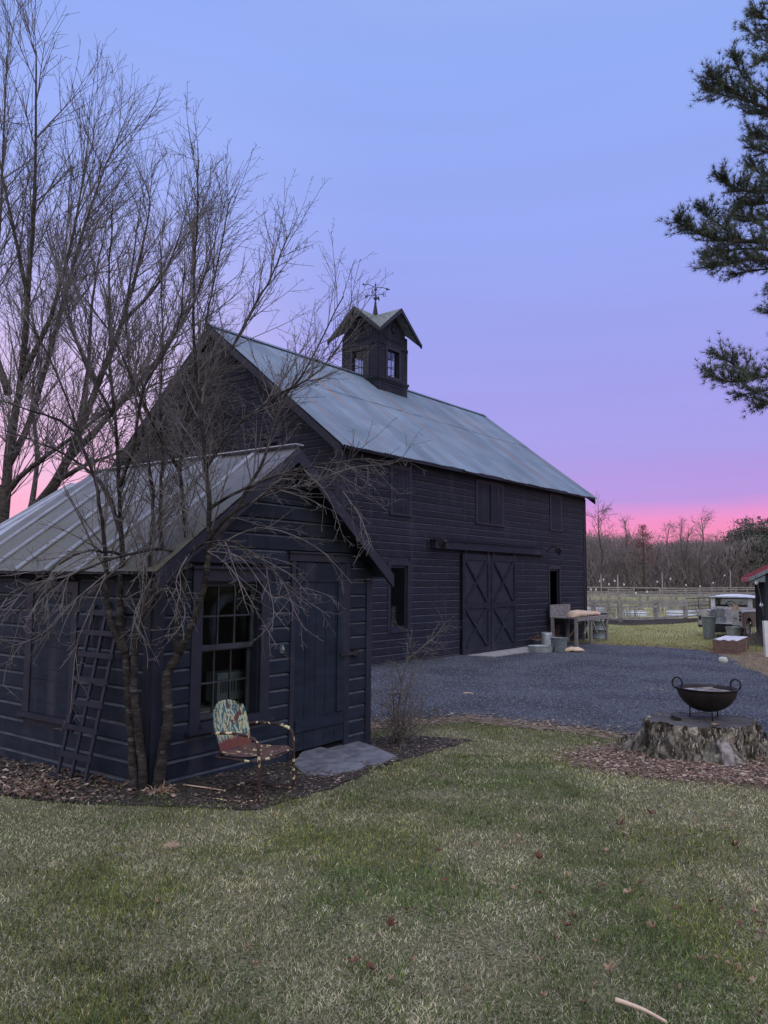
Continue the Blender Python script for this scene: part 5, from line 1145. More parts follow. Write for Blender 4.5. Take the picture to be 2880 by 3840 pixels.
# ------------------------------------------------------------ yard objects at the right
c0=gd(1540,1412);c1=gd(1593,1415);c3=gd(1632,1402)
wb=thing('planter_box','long low brown plank box with a white top beside the gravel yard','planter box',c0)
ux=(c1-c0);ux.z=0;Lx=ux.length;ux.normalize();uy=(c3-c1);uy.z=0;Ly=min(uy.length,2.0);uy.normalize();uy=(uy-ux*uy.dot(ux)).normalized()
wb.rotation_euler=(0,0,atan2(ux.y,ux.x)); m=MB(); H_=.37
for i in range(2):
    z0=i*H_/2+.003;z1=(i+1)*H_/2-.003
    m.box(0,Lx,0,.04,z0,z1,j=.006);m.box(0,Lx,Ly-.04,Ly,z0,z1,j=.006);m.box(0,.04,.04,Ly-.04,z0,z1,j=.006);m.box(Lx-.04,Lx,.04,Ly-.04,z0,z1,j=.006)
m.build('plank_side',M['brownwood'],wb); m=MB()
nx,ny=10,16
for i in range(nx):
    for k in range(ny):
        f=lambda a,b:(Lx*(a/nx)*.98+.01,Ly*(b/ny)*.98+.01,H_+.012+.014*sin(a*1.7+b)*cos(b*.9))
        m.quad(f(i,k),f(i+1,k),f(i+1,k+1),f(i,k+1),smooth=True)
m.box(.02,Lx-.02,.02,Ly-.02,H_-.06,H_-.002); m.build('white_top',M['whitesheet'],wb)
m=MB(); m.box(Lx,Lx+.012,Ly*.72,Ly*.76,.04,.33); m.build('corner_strap',M['fence'],wb)
o=MB(); o.lathe([(.06,0),(.10,.03),(.113,.075),(.106,.125),(.08,.155),(.04,.166),(.001,.167)],9); o=o.build('round_stone',M['stoneball'],loc=gd(1562,1433)-Vector((0,0,.01))); tag(o,'pale round boulder like a ball on the gravel in front of the plank box','stone ball')
# ------------------------------------------------------------ old pickup
vc=at(1515,1300,27.3); vc=gd(1510,1386)*(27.9/gd(1510,1386).y)
hd=rad(44); V_=thing('pickup_truck','old short pickup with white cab and open rear bed full of pails','truck',(vc.x+.0,vc.y,-.2),-hd)   # local +y forward
W_=1.50
m=MB(); 
# bed: floor, sides, rear panels, arches
m.mi=0
m.box(.34,W_-.34,.0,1.10,.50,.53); m.box(.0,.33,.0,.03,.44,1.00); m.box(W_-.33,W_,.0,.03,.44,1.00)
m.box(.30,.335,.031,1.10,.53,.98); m.box(W_-.335,W_-.30,.031,1.10,.53,.98); m.box(.335,W_-.335,1.07,1.10,.53,1.0)
m.box(.0,.30,.031,1.10,.955,.985); m.box(W_-.30,W_,.031,1.10,.955,.985)
m.build('rear_bed',M['vgrey'],V_)
def side(x0,x1,yA,yB,z0,z1,arch,mt,name):
    m=MB(); P=[(yA,z0),(yA,z1),(yB,z1),(yB,z0)]
    if arch:
        yc,r=arch; pts=[(yc+r,z0)]+[(yc+r*cos(a),z0+.03+r*sin(a)) for a in [i*pi/10 for i in range(11)]]+[(yc-r,z0)]; P=[(yA,z0),(yA,z1),(yB,z1),(yB,z0)]+pts
    import bmesh
    bm=bmesh.new(); vs=[bm.verts.new((x0,y,z)) for y,z in P]; f=bm.faces.new(vs); r_=bmesh.ops.extrude_face_region(bm,geom=[f]); 
    for v in r_['geom']:
        if isinstance(v,bmesh.types.BMVert): v.co.x=x1
    bmesh.ops.triangulate(bm,faces=bm.faces[:]); bmesh.ops.recalc_face_normals(bm,faces=bm.faces[:]); me=bpy.data.meshes.new(name); bm.to_mesh(me); bm.free(); me.materials.append(mt); o=bpy.data.objects.new(name,me); COL.objects.link(o); o.parent=V_; return o
side(W_-.002,W_+.03,.0,1.30,.38,.92,(.62,.33),M['vtan'],'rear_wing'); side(-.03,.002,.0,1.30,.38,.92,(.62,.33),M['vtan'],'rear_wing')
for xx in (-.02,W_+.02):
    m=MB(); m.tube([(xx,.0,.945),(xx,2.9,.945)],.034,8); m.build('waist_moulding',M['vwhite'],V_)
    m=MB(); a,b=(xx-.008,xx+.008); m.box(a,b,1.32,2.10,.42,.92); m.build('door',M['vblue'],V_)
    side(min(xx-.01,xx+.01),max(xx-.01,xx+.01),2.12,3.25,.42,.92,(2.72,.34),M['vtan'],'front_wing')
m=MB(); m.box(.0,W_,2.1,3.2,.90,.97); m.box(.02,W_-.02,3.18,3.25,.45,.92); m.build('bonnet',M['vtan'],V_)
# cab
m=MB(); cy0,cy1=1.12,2.15; x0,x1=.03,W_-.03
m.box(x0,x1,cy0,cy0+.03,.95,1.12); m.box(x0,x0+.27,cy0,cy0+.03,1.12,1.38) if False else None
for a,b in ((x0,x0+.16),(x1-.16,x1)): m.box(a,b,cy0,cy0+.03,1.12,1.38)
m.box(x0,x1,cy0,cy0+.03,1.38,1.44)
for xx in (x0,x1-.03):
    m.box(xx,xx+.03,cy0+.03,cy1,.95,1.08); m.box(xx,xx+.03,cy0+.03,cy1-.1,1.38,1.44); m.box(xx,xx+.03,cy0+.03,cy0+.12,1.08,1.38); m.box(xx,xx+.03,cy0+.50,cy0+.57,1.08,1.38)
    m.bar((xx+.015,cy1+.1,1.0),(xx+.015,cy1-.12,1.42),.03,.05,up=(1,0,0))
m.build('cab',M['vwhite'],V_)
m=MB(); nx=10; 
for i in range(nx):
    for k in range(8):
        f=lambda a,b:(x0-.04+(x1-x0+.08)*a/nx,cy0-.05+(cy1-cy0+.05)*b/8,1.445+.11*(1-abs(2*a/nx-1)**2.6)*(1-abs(2*b/8-1)**4*.8)); m.quad(f(i,k),f(i+1,k),f(i+1,k+1),f(i,k+1),smooth=True)
m.box(x0-.045,x1+.045,cy0-.055,cy1+.0,1.425,1.447); m.build('cab_roof',M['vwhite'],V_)
m=MB(); m.box(x0+.16,x1-.16,cy0+.012,cy0+.018,1.12,1.38); 
for xx in (x0+.012,x1-.018): m.box(xx,xx+.006,cy0+.12,cy0+.5,1.08,1.38); m.box(xx,xx+.006,cy0+.57,cy1-.1,1.08,1.38)
m.quad((x0+.05,cy1+.08,1.0),(x1-.05,cy1+.08,1.0),(x1-.05,cy1-.10,1.42),(x0+.05,cy1-.10,1.42)); m.build('cab_glass',M['glass'],V_)
m=MB(); e=.012
for xx in (x1+.001,): 
    P=[(xx,cy0+.10,1.10),(xx,cy0+.10,1.36),(xx,cy0+.14,1.395),(xx,cy0+.47,1.395),(xx,cy0+.51,1.36),(xx,cy0+.51,1.10),(xx,cy0+.47,1.065),(xx,cy0+.14,1.065)]; m.tube(P,.016,5,closed=True)
P=[(x0+.15,cy0-.005,1.11),(x0+.15,cy0-.005,1.39),(x1-.15,cy0-.005,1.39),(x1-.15,cy0-.005,1.11)]; m.tube(P,.012,5,closed=True); m.box(x0-.046,x1+.046,cy0-.058,cy1,1.40,1.424); m.build('window_seal',M['rubber'],V_)
for xx in (.08,W_-.58): 
    m=MB(); m.box(xx+.02,xx+.50,1.35,1.80,.6,.80);m.box(xx+.02,xx+.50,1.22,1.34,.6,1.16); m.build('seat_bench',M['rubber'],V_)
m=MB(); P=[(.42+.2*cos(2*pi*k/16),2.0+.03*sin(2*pi*k/16),1.08+.19*sin(2*pi*k/16)) for k in range(16)]; m.tube(P,.014,6,closed=True); m.build('steering_wheel',M['rubber'],V_)
def wheel(x,y,lab=None):
    m=MB(); pr=[(.19,-.085),(.29,-.09),(.325,-.075),(.335,-.03),(.335,.03),(.325,.075),(.29,.09),(.19,.085)]
    m.lathe(pr,30,capb=False); T=Matrix.Rotation(rad(90),4,'Y'); m.v=[tuple(T@Vector(p)) for p in m.v]; t=m.build('tyre',M['rubber'],None)
    r=MB(); r.lathe([(.001,.05),(.06,.055),(.07,.03),(.13,.02),(.17,.05),(.195,.088),(.20,.08),(.19,-.08),(.15,-.05),(.001,-.05)],24,capb=False); r.v=[tuple(T@Vector(p)) for p in r.v]; rm=r.build('rim',M['vwhite'],None)
    w_=bpy.data.objects.new('wheel',None); COL.objects.link(w_); w_.parent=V_; w_.location=(x,y,.33); t.parent=w_; rm.parent=w_
    if x<.5: rm.rotation_euler=(0,0,pi)
    return w_
for x in (.10,W_-.10):
    for y in (.62,2.72): wheel(x,y)
m=MB(); m.box(.12,W_-.12,.02,.18,.36,.44); m.box(.3,.38,.0,3.1,.34,.46); m.box(W_-.38,W_-.3,.0,3.1,.34,.46); m.box(.25,W_-.25,.55,.69,.26,.40); m.tube([(.55,-.02,.30),(.75,.0,.27),(.95,-.02,.30)],.03,6); m.box(.02,.26,-.07,.0,.36,.43); m.build('chassis',M['rubber'],V_)
m=MB(); m.box(.42,W_-.06,-.035,.01,.20,.47,j=.01); m.build('lowered_tailgate',M['darkmetal'],V_)
for x,z in ((W_-.05,.80),(W_-.05,.68),(W_-.05,.92),(.06,.74),(.06,.66)):
    m=MB(); m.lathe([(.04,0),(.04,.03),(.025,.045),(.001,.05)],14); T=Matrix.Translation((x,.0,z))@Matrix.Rotation(rad(90),4,'X'); m.v=[tuple(T@Vector(p)) for p in m.v]; m.build('tail_lamp',M['darkmetal'],V_)
for x in (.16,.22,W_-.26,W_-.18): m=MB(); m.box(x-.025,x+.025,-.012,-.0005,.70,.725); m.build('body_slot',M['rubber'],V_)
m=MB(); m.box(W_+.06,W_+.10,2.05,2.12,1.05,1.2); m.tube([(W_,2.05,1.0),(W_+.08,2.08,1.06)],.008,5); m.build('wing_mirror',M['darkmetal'],V_)
V_.scale=(1,1,.98)
def vl(x,y,z): return Vector((V_.location.x,V_.location.y,-.2))+Matrix.Rotation(-hd,3,'Z')@Vector((x,y,z*.98))
pail('bed_tub',vl(.63,.35,.53),.20,.21,.19,M['galv'],'round ribbed galvanised tub on the bed of the pickup','tub',ribs=(.5,),handle=True)
pail('bed_bucket',vl(.60,.40,.735),.15,.19,.27,M['galv'],'galvanised bucket stacked on the round tub in the pickup bed','bucket')
o=thing('greenery_bundle','dark clump of dried branches heaped in the bucket on the pickup bed','plant',vl(.58,.42,1.0)); m=MB()
for i in range(60):
    a=random.uniform(0,2*pi); P=wander(Vector((random.gauss(0,.06),random.gauss(0,.06),-.08)),Vector((cos(a)*.8,sin(a)*.8,.8)),random.uniform(.12,.30),4,-up*1.5,.3); m.tube(P,radii(.014,.006,5),4,cap=False)
m.tube([(-.02,.1,0),(-.08,.12,.35),(-.10,.1,.62)],.012,5); m.build('stems',M['brush'],o)
o=thing('firewood_bundle','short pale offcuts sticking up behind the right rear panel of the pickup','firewood',vl(1.20,.35,.86)); m=MB()
for i in range(7): x_=random.uniform(-.08,.08); m.bar((x_,random.uniform(-.1,.1),-.3),(x_+random.uniform(-.06,.06),random.uniform(-.1,.1),random.uniform(.2,.36)),.04,.03)
m.build('stick',M['sack'],o)
pail('tall_bin',gd(1532,1381),.17,.235,.76,M['galvd'],'tall grey bucket-shaped bin standing behind the left rear wheel of the pickup','bin',handle=False)
pail('ground_bucket',gd(1585,1383),.20,.245,.44,M['galv'],'dented galvanised bucket on the ground below the tailgate of the pickup','bucket',ribs=(.9,),group='metal pails by the pickup')
# ------------------------------------------------------------ red-roofed building, right edge
gx=11.45; gy=23.2
rbld=thing('red_roofed_building','dark blue-black building with red metal roof at the right edge','building',(gx,gy,-.2),rad(-22))
m=MB(); m.box(0,5,0,4,0,2.15)
for i in range(20): m.box(.02+i*.25,.05+i*.25,-.018,0,0,2.15)
for i in range(16): m.box(-.018,0,.02+i*.25,.05+i*.25,0,2.3)
m.quad((0,0,2.15),(5,0,2.15),(5,2,3.3),(0,2,3.3)) if False else m.quad((0,0,2.15),(5,0,2.15),(2.5,0,3.45)); m.quad((0,4,2.15),(5,4,2.15),(2.5,4,3.45)); m.build('wall',M['bluewall'],rbld)
m=MB(); 
for s in (0,1):
    f=lambda x:x if s==0 else 5-x
    P=[(f(-.42),1.98),(f(2.5),3.50),(f(2.5),3.62),(f(-.42),2.10)]
    for i in range(4): m.quad((P[i][0],-.35,P[i][1]),(P[(i+1)%4][0],-.35,P[(i+1)%4][1]),(P[(i+1)%4][0],4.3,P[(i+1)%4][1]),(P[i][0],4.3,P[i][1]))
    for y in (-.35,4.3): m.quad(*[(p[0],y,p[1]) for p in P])
    for k in range(12): m.bar((f(-.43),-.3+k*.4,2.125),(f(2.5),-.3+k*.4,3.645),.04,.03)
rr=m.build('roof',M['redroof'],rbld); m=MB(); m.quad((-.40,-.33,1.972),(2.5,-.33,3.48),(2.5,4.28,3.48),(-.40,4.28,1.972)); m.bar((-.43,-.36,2.04),(2.5,-.36,3.56),.02,.10); m.quad((-.4,-.33,1.97),(0,-.33,1.97),(0,-.33,2.17)) ; m.build('soffit',M['galvd'],rr)
o=MB(); p0=gd(1655,1420); o.box(-.02,.10,-.05,.05,0,.95,Matrix.Rotation(rad(-2),4,'Y')); o.box(-.03,.12,-.055,-.0505,.33,.35,Matrix.Rotation(rad(-2),4,'Y')); o=o.build('white_post',M['vwhite'],loc=p0); tag(o,'white painted post at the right edge beyond the gravel','post')
# ------------------------------------------------------------ fences
def fence(lab,pts,h,rails,post=2.6,pw=.12,rw=.14,mt='fence',gaps=(),zf=lambda x,y:-.2,skipr=0,over=.0,jitter=.02):
    P=[Vector((x,y,0)) for x,y in pts]; o=thing('rail_fence',lab,'fence',(P[0].x,P[0].y,zf(P[0].x,P[0].y)),0,group='wooden rail fences'); b=Vector(o.location)
    pos=[]
    for i in range(len(P)-1):
        L_=(P[i+1]-P[i]).length; k=max(1,round(L_/post))
        for j in range(k): q=P[i].lerp(P[i+1],j/k); pos.append(q)
    pos.append(P[-1])
    for q in pos: q.z=zf(q.x,q.y)
    for i,q in enumerate(pos):
        d=(pos[min(i+1,len(pos)-1)]-pos[max(i-1,0)]); a=atan2(d.y,d.x); hh=h+over+random.uniform(-.04,.04)
        m=MB(); m.box(-pw/2,pw/2,-pw/2,pw/2,-.05,hh,j=.006); p=m.build('post',M[mt],o); p.location=q-b; p.rotation_euler=(random.uniform(-.01,.01)*2,random.uniform(-.02,.02),a)
    for i in range(len(pos)-1):
        for r in rails:
            if random.random()<skipr: continue
            d=(pos[i+1]-pos[i]).normalized(); n=Vector((d.y,-d.x,0))*(pw/2+.02)
            m=MB(); m.bar(pos[i]-b+Vector((0,0,r+random.uniform(-jitter,jitter)))+n-d*.04,pos[i+1]-b+Vector((0,0,r+random.uniform(-jitter,jitter)))+n-d*.03,.035,rw); m.build('rail',M[mt],o)
    return o
random.seed(31)
p1,p2,p3,p4=[gd(*q) for q in ((1282,1345),(1340,1349),(1418,1346),(1481,1341))]
dW=(p1-p2); e0=p1+dW*2.2
fence('near grey rail fence behind the meadow, beyond the barn corner',[(e0.x,e0.y),(p1.x,p1.y),(p2.x,p2.y),(p3.x,p3.y),(p4.x,p4.y)],1.08,(.25,.80,1.0),post=3.6,pw=.17,rw=.11)
# gate
g2=gd(1545,1336); gt=thing('field_gate','tubular dark metal field gate with rounded corners left of the pickup','gate',(p4.x,p4.y,-.2)); dv=Vector((g2.x-p4.x,g2.y-p4.y,0)); LG=min(dv.length,3.3); gt.rotation_euler=(0,0,atan2(dv.y,dv.x))
m=MB(); H_=1.12; m.tube([(.12,0,.22),(.12,0,H_-.12),(.16,0,H_-.03),(.26,0,H_),(LG-.26,0,H_),(LG-.16,0,H_-.03),(LG-.12,0,H_-.12),(LG-.12,0,.22)],.024,7,closed=True); gf=m.build('gate_frame',M['darkmetal'],gt)
m=MB()
for z in (.40,.56,.74,.92): m.tube([(.12,0,z),(LG-.12,0,z)],.017,6)
m.tube([(LG*.5,0,.22),(LG*.5,0,H_)],.018,6); m.build('gate_bars',M['darkmetal'],gt)
e4=p4+dv.normalized()*(LG+.1); e5=e4+Vector((9,5.0,0))
fence('grey rail fence carrying on from the gate behind the pickup',[(e4.x,e4.y),(e5.x,e5.y)],1.15,(.3,.65,1.0),post=2.7,pw=.17,rw=.15)
zf2=lambda x,y:-.2+max(0,(y-36))*.004
fence('middle grey rail fence across the field',[(8,50),(40,62),(60,66)],1.05,(.42,.92),post=2.7,pw=.14,rw=.15,zf=zf2)
fence('third rail fence with low dark posts beyond the middle one',[(10,66),(34,70),(62,76)],1.0,(.55,.9),post=2.6,pw=.14,rw=.14,mt='greywood',zf=zf2)
zf3=lambda x,y:(-.2 if y<90 else -.2+.4*min(1,(y-90)/50))
fence('farthest pale rail fence below the wood',[(24,93),(36,92),(60,112),(75,135)],1.25,(.45,.95,1.2),post=3.0,pw=.16,rw=.13,zf=zf3,skipr=.06)
# raised beds
def rbed(c,L_,W_,lab,rz=0,hh=.30,rib=4):
    o=MB(); n=40
    ring=[]
    for k in range(n):
        a=2*pi*k/n; x=cos(a)*W_/2+(L_/2-W_/2)*(1 if cos(a)>0 else -1); ring.append((x,sin(a)*W_/2))
    prof=[]
    for i in range(rib*4+1): t=i/(rib*4); prof.append((.030*sin(t*rib*2*pi),hh*t))
    for d,z in prof:
        for x,y in ring: o.v.append((x*(1+d),y*(1+d*3),z))
    K=len(prof)
    for i in range(K-1):
        for k in range(n): o.f.append((i*n+k,i*n+(k+1)%n,(i+1)*n+(k+1)%n,(i+1)*n+k)); o.m.append(0); o.s.append(True)
    o.mi=1; o.quad(*[(x*.97,y*.97,hh-.05) for x,y in ring]); q=o.build('garden_bed',[M['bedmetal'],M['soil']],loc=c); q.rotation_euler=(0,0,rz); return tag(q,lab,'raised bed',group='oval corrugated metal garden beds')
rbed(gd(1288,1338)+Vector((0,3,0)),2.6,1.2,'large oval metal garden bed just past the barn corner',rad(8),.55,5)
rbed(gd(1378,1332)+Vector((.1,1,0)),1.5,.7,'long white metal garden bed between the second and third fence posts',rad(2),.28,2)
rbed(gd(1390,1348)+Vector((0,.9,0)),1.0,.5,'low metal garden bed tilted behind the rail near the second fence post',rad(14),.18,2)
rbed(gd(1502,1334)+Vector((0,2,0)),1.7,.7,'metal garden bed seen behind the field gate',rad(3),.32,2)
rbed(gd(1318,1351)+Vector((0,1.5,0)),1.2,.5,'low metal garden bed at the foot of the fence beside the barn corner',rad(6),.14,2)
# soil bank under the fence
pb=[(e0.x,e0.y-1.0),(p1.x,p1.y-.9),(p2.x,p2.y-1.0),(p3.x,p3.y-1.2),(p4.x,p4.y-1.3),(p4.x+.8,p4.y-.4),(p4.x,p4.y+.4),(p3.x,p3.y+.4),(p2.x,p2.y+.3),(e0.x,e0.y+.3)]
m=MB()
base=[Vector((x,y,-.21)) for x,y in pb]; n=len(pb)
top=[(a*1.0) for a in base]
for i in range(4):
    a,b,c,d=base[i],base[i+1],base[8-i],base[9-i]
    mid=lambda p,q,h:(p.lerp(q,.5)+Vector((0,0,h)))
    m.quad(a,b,mid(b,c,.20),mid(a,d,.20),smooth=True); m.quad(mid(a,d,.20),mid(b,c,.20),c,d,smooth=True)
tag(m.build('soil_bank',M['soil']),kind='structure')
# grey weedy vegetation in the far field
def seg_mesh(name,A,B,r,mt,label,cat,kind='stuff'):
    A=np.array(A);B=np.array(B);n=len(A);r=np.array(r).reshape(n,-1); ra,rb_=(r[:,0:1],r[:,-1:])
    D=B-A; D/=np.linalg.norm(D,axis=1)[:,None]+1e-9; X=np.cross(D,RS.randn(n,3)); X/=np.linalg.norm(X,axis=1)[:,None]+1e-9; Yv=np.cross(D,X)
    V=[]
    for P_,rr_ in ((A,ra),(B,rb_)):
        for k in range(3): a=2*pi*k/3; V.append(P_+(X*cos(a)+Yv*sin(a))*rr_)
    V=np.stack(V,1).reshape(-1,3); b=(np.arange(n)*6)[:,None]; T=np.concatenate([b+[0,1,4],b+[0,4,3],b+[1,2,5],b+[1,5,4],b+[2,0,3],b+[2,3,5]],1).reshape(-1,3)
    return tag(npmesh(name,V,T,mt),label,cat,kind=kind)
n=8000; y=41+RS.rand(n)*30; x=y*(.25+RS.rand(n)*.38); k=(vnoise(x,y,4.5,44)>.42)&((y>46)|(x<y*.33)); x,y=x[k],y[k]; n=len(x)
A=np.c_[x,y,np.full(n,-.2)]; B=A+np.c_[RS.randn(n)*.10,RS.randn(n)*.10,.25+.45*RS.rand(n)]
seg_mesh('field_weeds',A,B,np.c_[np.full(n,.012),np.full(n,.006)],M['brush'],'grey dead weeds standing in the fenced field','weeds')
# string lights
def pole(q,h,lab,r=.03):
    o=MB(); o.tube([(0,0,-.05),(.01,0,h*.5),(.0,.01,h)],[r,r*.9,r*.8],7); o=o.build('light_pole',M['fence'],loc=q); return tag(o,lab,'pole',group='thin poles holding string lights')
pz=[]
for vx,vb,vt,lab in ((1298,1301,1238,'thin pole for string lights nearest the barn corner'),(1334,1300,1241,'second thin string-light pole from the barn corner, slightly tilted'),(1430,1296,1236,'lone thin string-light pole in the middle of the field'),(1577,1282,1230,'thin string-light pole left of the red-roofed building')):
    D={1298:46,1334:42,1430:48,1577:60}[vx]; tp=at(vx,vt,D); q=Vector((tp.x,D,-.2)); pole(q,tp.z+.2,lab,.035); pz.append(tp)
def lights(a,b,sag,n,lab,wr=.008,br=.045):
    o=thing('string_lights',lab,'string lights',a,0,'string lights over the yard'); m=MB(); P=[]
    for i in range(21): t=i/20; p=(b-a)*t; p.z-=sag*4*t*(1-t); P.append(p)
    m.tube(P,wr,4,cap=False); m.build('cable',M['darkmetal'],o)
    for k in range(n):
        t=(k+.5)/n; p=(b-a)*t; p.z-=sag*4*t*(1-t); m=MB(); m.lathe([(.012,.0),(.016,-.04),(br,-.09),(br*.9,-.13),(.001,-.155)],8); m.build('bulb',M['bulb'],o,loc=p)
    return o
cb=bloc(12.55,-.05,1.75)
lights(cb,pz[0],.55,3,'string of bulbs from the barn corner to the first thin pole',.010,.045)
lights(pz[0],pz[1],.5,3,'short sagging string of bulbs between the first two thin poles',.012,.05)
lights(pz[1],pz[2],1.1,4,'long sagging string of bulbs from the second to the lone pole',.012,.05)
lights(pz[2],pz[3],1.0,5,'longest string of bulbs across the field toward the red-roofed building',.012,.055)
bl=at(1629,1235,22.9); lights(Vector((bl.x,bl.y,bl.z)),at(1650,1330,21.5),-.1,2,'cable with bulbs hanging from the eave of the red-roofed building',.012,.05)
# ------------------------------------------------------------ wood
random.seed(77)
A=[];B=[];RR=[]
def segs(p,d,L_,r,lev):
    if lev==0: st=9
    else: st=3 if lev==1 else 2
    q=Vector(p); d=Vector(d).normalized(); pts=[q.copy()]
    for i in range(st):
        d=(d+Vector((random.gauss(0,.10+.05*lev),random.gauss(0,.10),.05))).normalized(); q2=q+d*L_/st; A.append(tuple(q));B.append(tuple(q2)); RR.append((r*(1-.85*i/st),r*(1-.85*(i+1)/st))); q=q2; pts.append(q.copy())
    return pts,d
def wtree(x,y,z,h,nb,r,sub=3):
    pts,_=segs((x,y,z),(random.gauss(0,.05),0,1),h,r,0)
    for k in range(nb):
        t=random.uniform(.12,.98); i=min(int(t*9),8); p=pts[i].lerp(pts[i+1],t*9-i); a=random.uniform(0,2*pi); L_=h*(.34-.2*t)*random.uniform(.6,1.2)
        pp,_=segs(p,(cos(a)*.8,sin(a)*.8,random.uniform(.5,1.2)),L_,r*.34,1)
        for q in range(sub):
            w_=random.uniform(.2,1); j=min(int(w_*3),2); s=pp[j].lerp(pp[j+1],w_*3-j); a2=random.uniform(0,2*pi); segs(s,(cos(a2),sin(a2),random.uniform(.2,1.2)),L_*.38,max(r*.14,.014),2)
for i in range(340):
    y=random.uniform(108,150); x=y*random.uniform(.235,.55); f=random.random(); zz=zf3(x,y) if y<140 else .25
    wtree(x,y,zz,random.uniform(5.0,8.3)*(1 if f<.85 else 1.15),random.randint(26,38),random.uniform(.05,.10),4)
for i in range(3000):
    y=random.uniform(104,140); x=y*random.uniform(.235,.56); a=random.uniform(0,2*pi); segs((x,y,zf3(x,y)+random.uniform(0,3.2)**1.0*random.random()),(cos(a)*.8,sin(a)*.3,random.uniform(.3,1.5)),random.uniform(.7,2.0),.035,2)
for i in range(130):      # wood continuing to either side
    y=random.uniform(112,150); x=random.choice((random.uniform(-130,20),random.uniform(80,130))); wtree(x,y,.1,random.uniform(5.5,9),20,random.uniform(.08,.13),2)
n=70000; y=104+RS.rand(n)*36; x=y*(.225+RS.rand(n)*.345); hh_=5.6+2.0*vnoise(x,y*0+3,5.0,61)+1.2*vnoise(x,y*0+9,1.6,62); z=hh_*RS.rand(n)**.85-.1
a=RS.rand(n)*2*pi; l_=.5+1.3*RS.rand(n); A2=np.c_[x,y,z]; B2=A2+np.c_[np.cos(a)*l_*.45,np.sin(a)*l_*.3,l_*(.25+.8*RS.rand(n))]
A=np.concatenate([np.array(A),A2]); B=np.concatenate([np.array(B),B2]); rr2=.016+.022*RS.rand(n); RR=np.concatenate([np.array(RR),np.c_[rr2,rr2*.6]])
seg_mesh('bare_wood',A,B,RR,M['wood_mass'],'far grey-brown mass of leafless woodland below the pink sky','wood')
def fartree(lab,vx,vtop,D,seed,spread=.33,n1=26,col='twig',vb=None,r=.16,form='oak'):
    random.seed(seed); tp=at(vx,vtop,D); z0=zf3(tp.x,D); h=tp.z-z0; T=thing('distant_tree',lab,'tree',(tp.x,D,z0),0,'bare trees standing above the far wood'); t_=MB(); c_=MB()
    P=[Vector((0,0,-.3)),Vector((random.gauss(0,.1),0,h*.22)),Vector((random.gauss(0,.3),0,h*.45)),Vector((random.gauss(0,.4),0,h*.72)),Vector((0,0,h))]; P=smooth(P,4); R_=radii(r,.03,len(P)); t_.tube(P,R_,6)
    sprout(c_,P,R_,[dict(n=n1,t0=.38,len=(h*spread*.5,h*spread),ang=50 if form=='oak' else 28,trop=up*.12,r=.07,r1=.018,wig=.13,seg=6,fall=.55),dict(n=6,t0=.2,len=(h*.06,h*.16),ang=42,trop=up*.1,r=.032,r1=.014,wig=.16,seg=4),dict(n=3,t0=.2,len=(.3,.8),ang=42,trop=up*.1,r=.018,r1=.011,wig=.16,seg=2)],0)
    t_.build('trunk',M['bark'],T); c_.build('crown',M[col],T); return T
fartree('tallest crooked bare tree just right of the barn, rising over the wood',1292,1098,96,1,.42,26,'twig',r=.2)
fartree('slim pale bare tree second from the barn corner above the wood',1350,1126,104,2,.25,22,'wood_mass',form='up')
fartree('broad bare tree left of centre in the far tree line',1446,1140,108,3,.33,26,'wood_mass')
fartree('twin-topped bare tree in the middle of the far tree line',1472,1134,106,4,.30,24,'wood_mass',form='up')
fartree('tall spreading bare tree right of centre above the far wood',1514,1118,104,5,.36,30,'wood_mass')
fartree('thin dark bare tree with ivy-clad trunk near the middle of the wood',1487,1150,98,6,.2,16,'twig',form='up')
fartree('small pale bare tree beside the far evergreens',1545,1158,108,8,.28,18,'wood_mass')
random.seed(12)
def clumptree(name,lab,vx,vtop,D,w_,dens,mt,leaf,conic=True,lo=.25):
    tp=at(vx,vtop,D); z0=zf3(tp.x,D); h=tp.z-z0; T=thing(name,lab,'tree',(tp.x,D,z0),0); t_=MB(); t_.tube([(0,0,-.2),(.05,0,h*.5),(0,0,h*.97)],[.18,.12,.03],6)
    n=dens; C=[]
    for i in range(n):
        t=lo+(1-lo)*random.random()**.8; rr=w_*((1-t)**.75 if conic else (1-((t-.6)/.6)**2)**.5)*random.uniform(.35,1.0); a=random.uniform(0,2*pi); C.append((cos(a)*rr,sin(a)*rr,h*t+random.gauss(0,.1)))
        if i%6==0: t_.tube([(0,0,max(.2,h*t-rr*.3)),C[-1]],[.05,.02],3,cap=False)
    t_.build('trunk',M['bark'],T)
    C=np.array(C); k=26; P_=np.repeat(C,k,0)+RS.randn(n*k,3)*np.array([leaf*1.6,leaf*1.6,leaf*.55]); V=np.stack([P_+RS.randn(n*k,3)*leaf*.30 for _ in range(3)],1).reshape(-1,3)
    o=npmesh('crown',V,np.arange(len(V)).reshape(-1,3),mt); o.parent=T; return T
clumptree('holly_tree','small pyramid-shaped dark leafy tree against the pink sky, third from the barn corner',1388,1135,100,3.4,110,M['leafB'],.16,lo=.45)
clumptree('far_pine','leftmost of the dark pines at the right end of the wood',1592,1172,112,2.6,150,M['evergreen'],.38,False)
clumptree('far_pine','broad dark pine second from the left at the right end of the wood',1622,1146,110,4.0,260,M['evergreen'],.42,False)
clumptree('far_pine','tallest dark pine at the extreme right behind the red roof',1655,1122,108,4.6,300,M['evergreen'],.42,False)
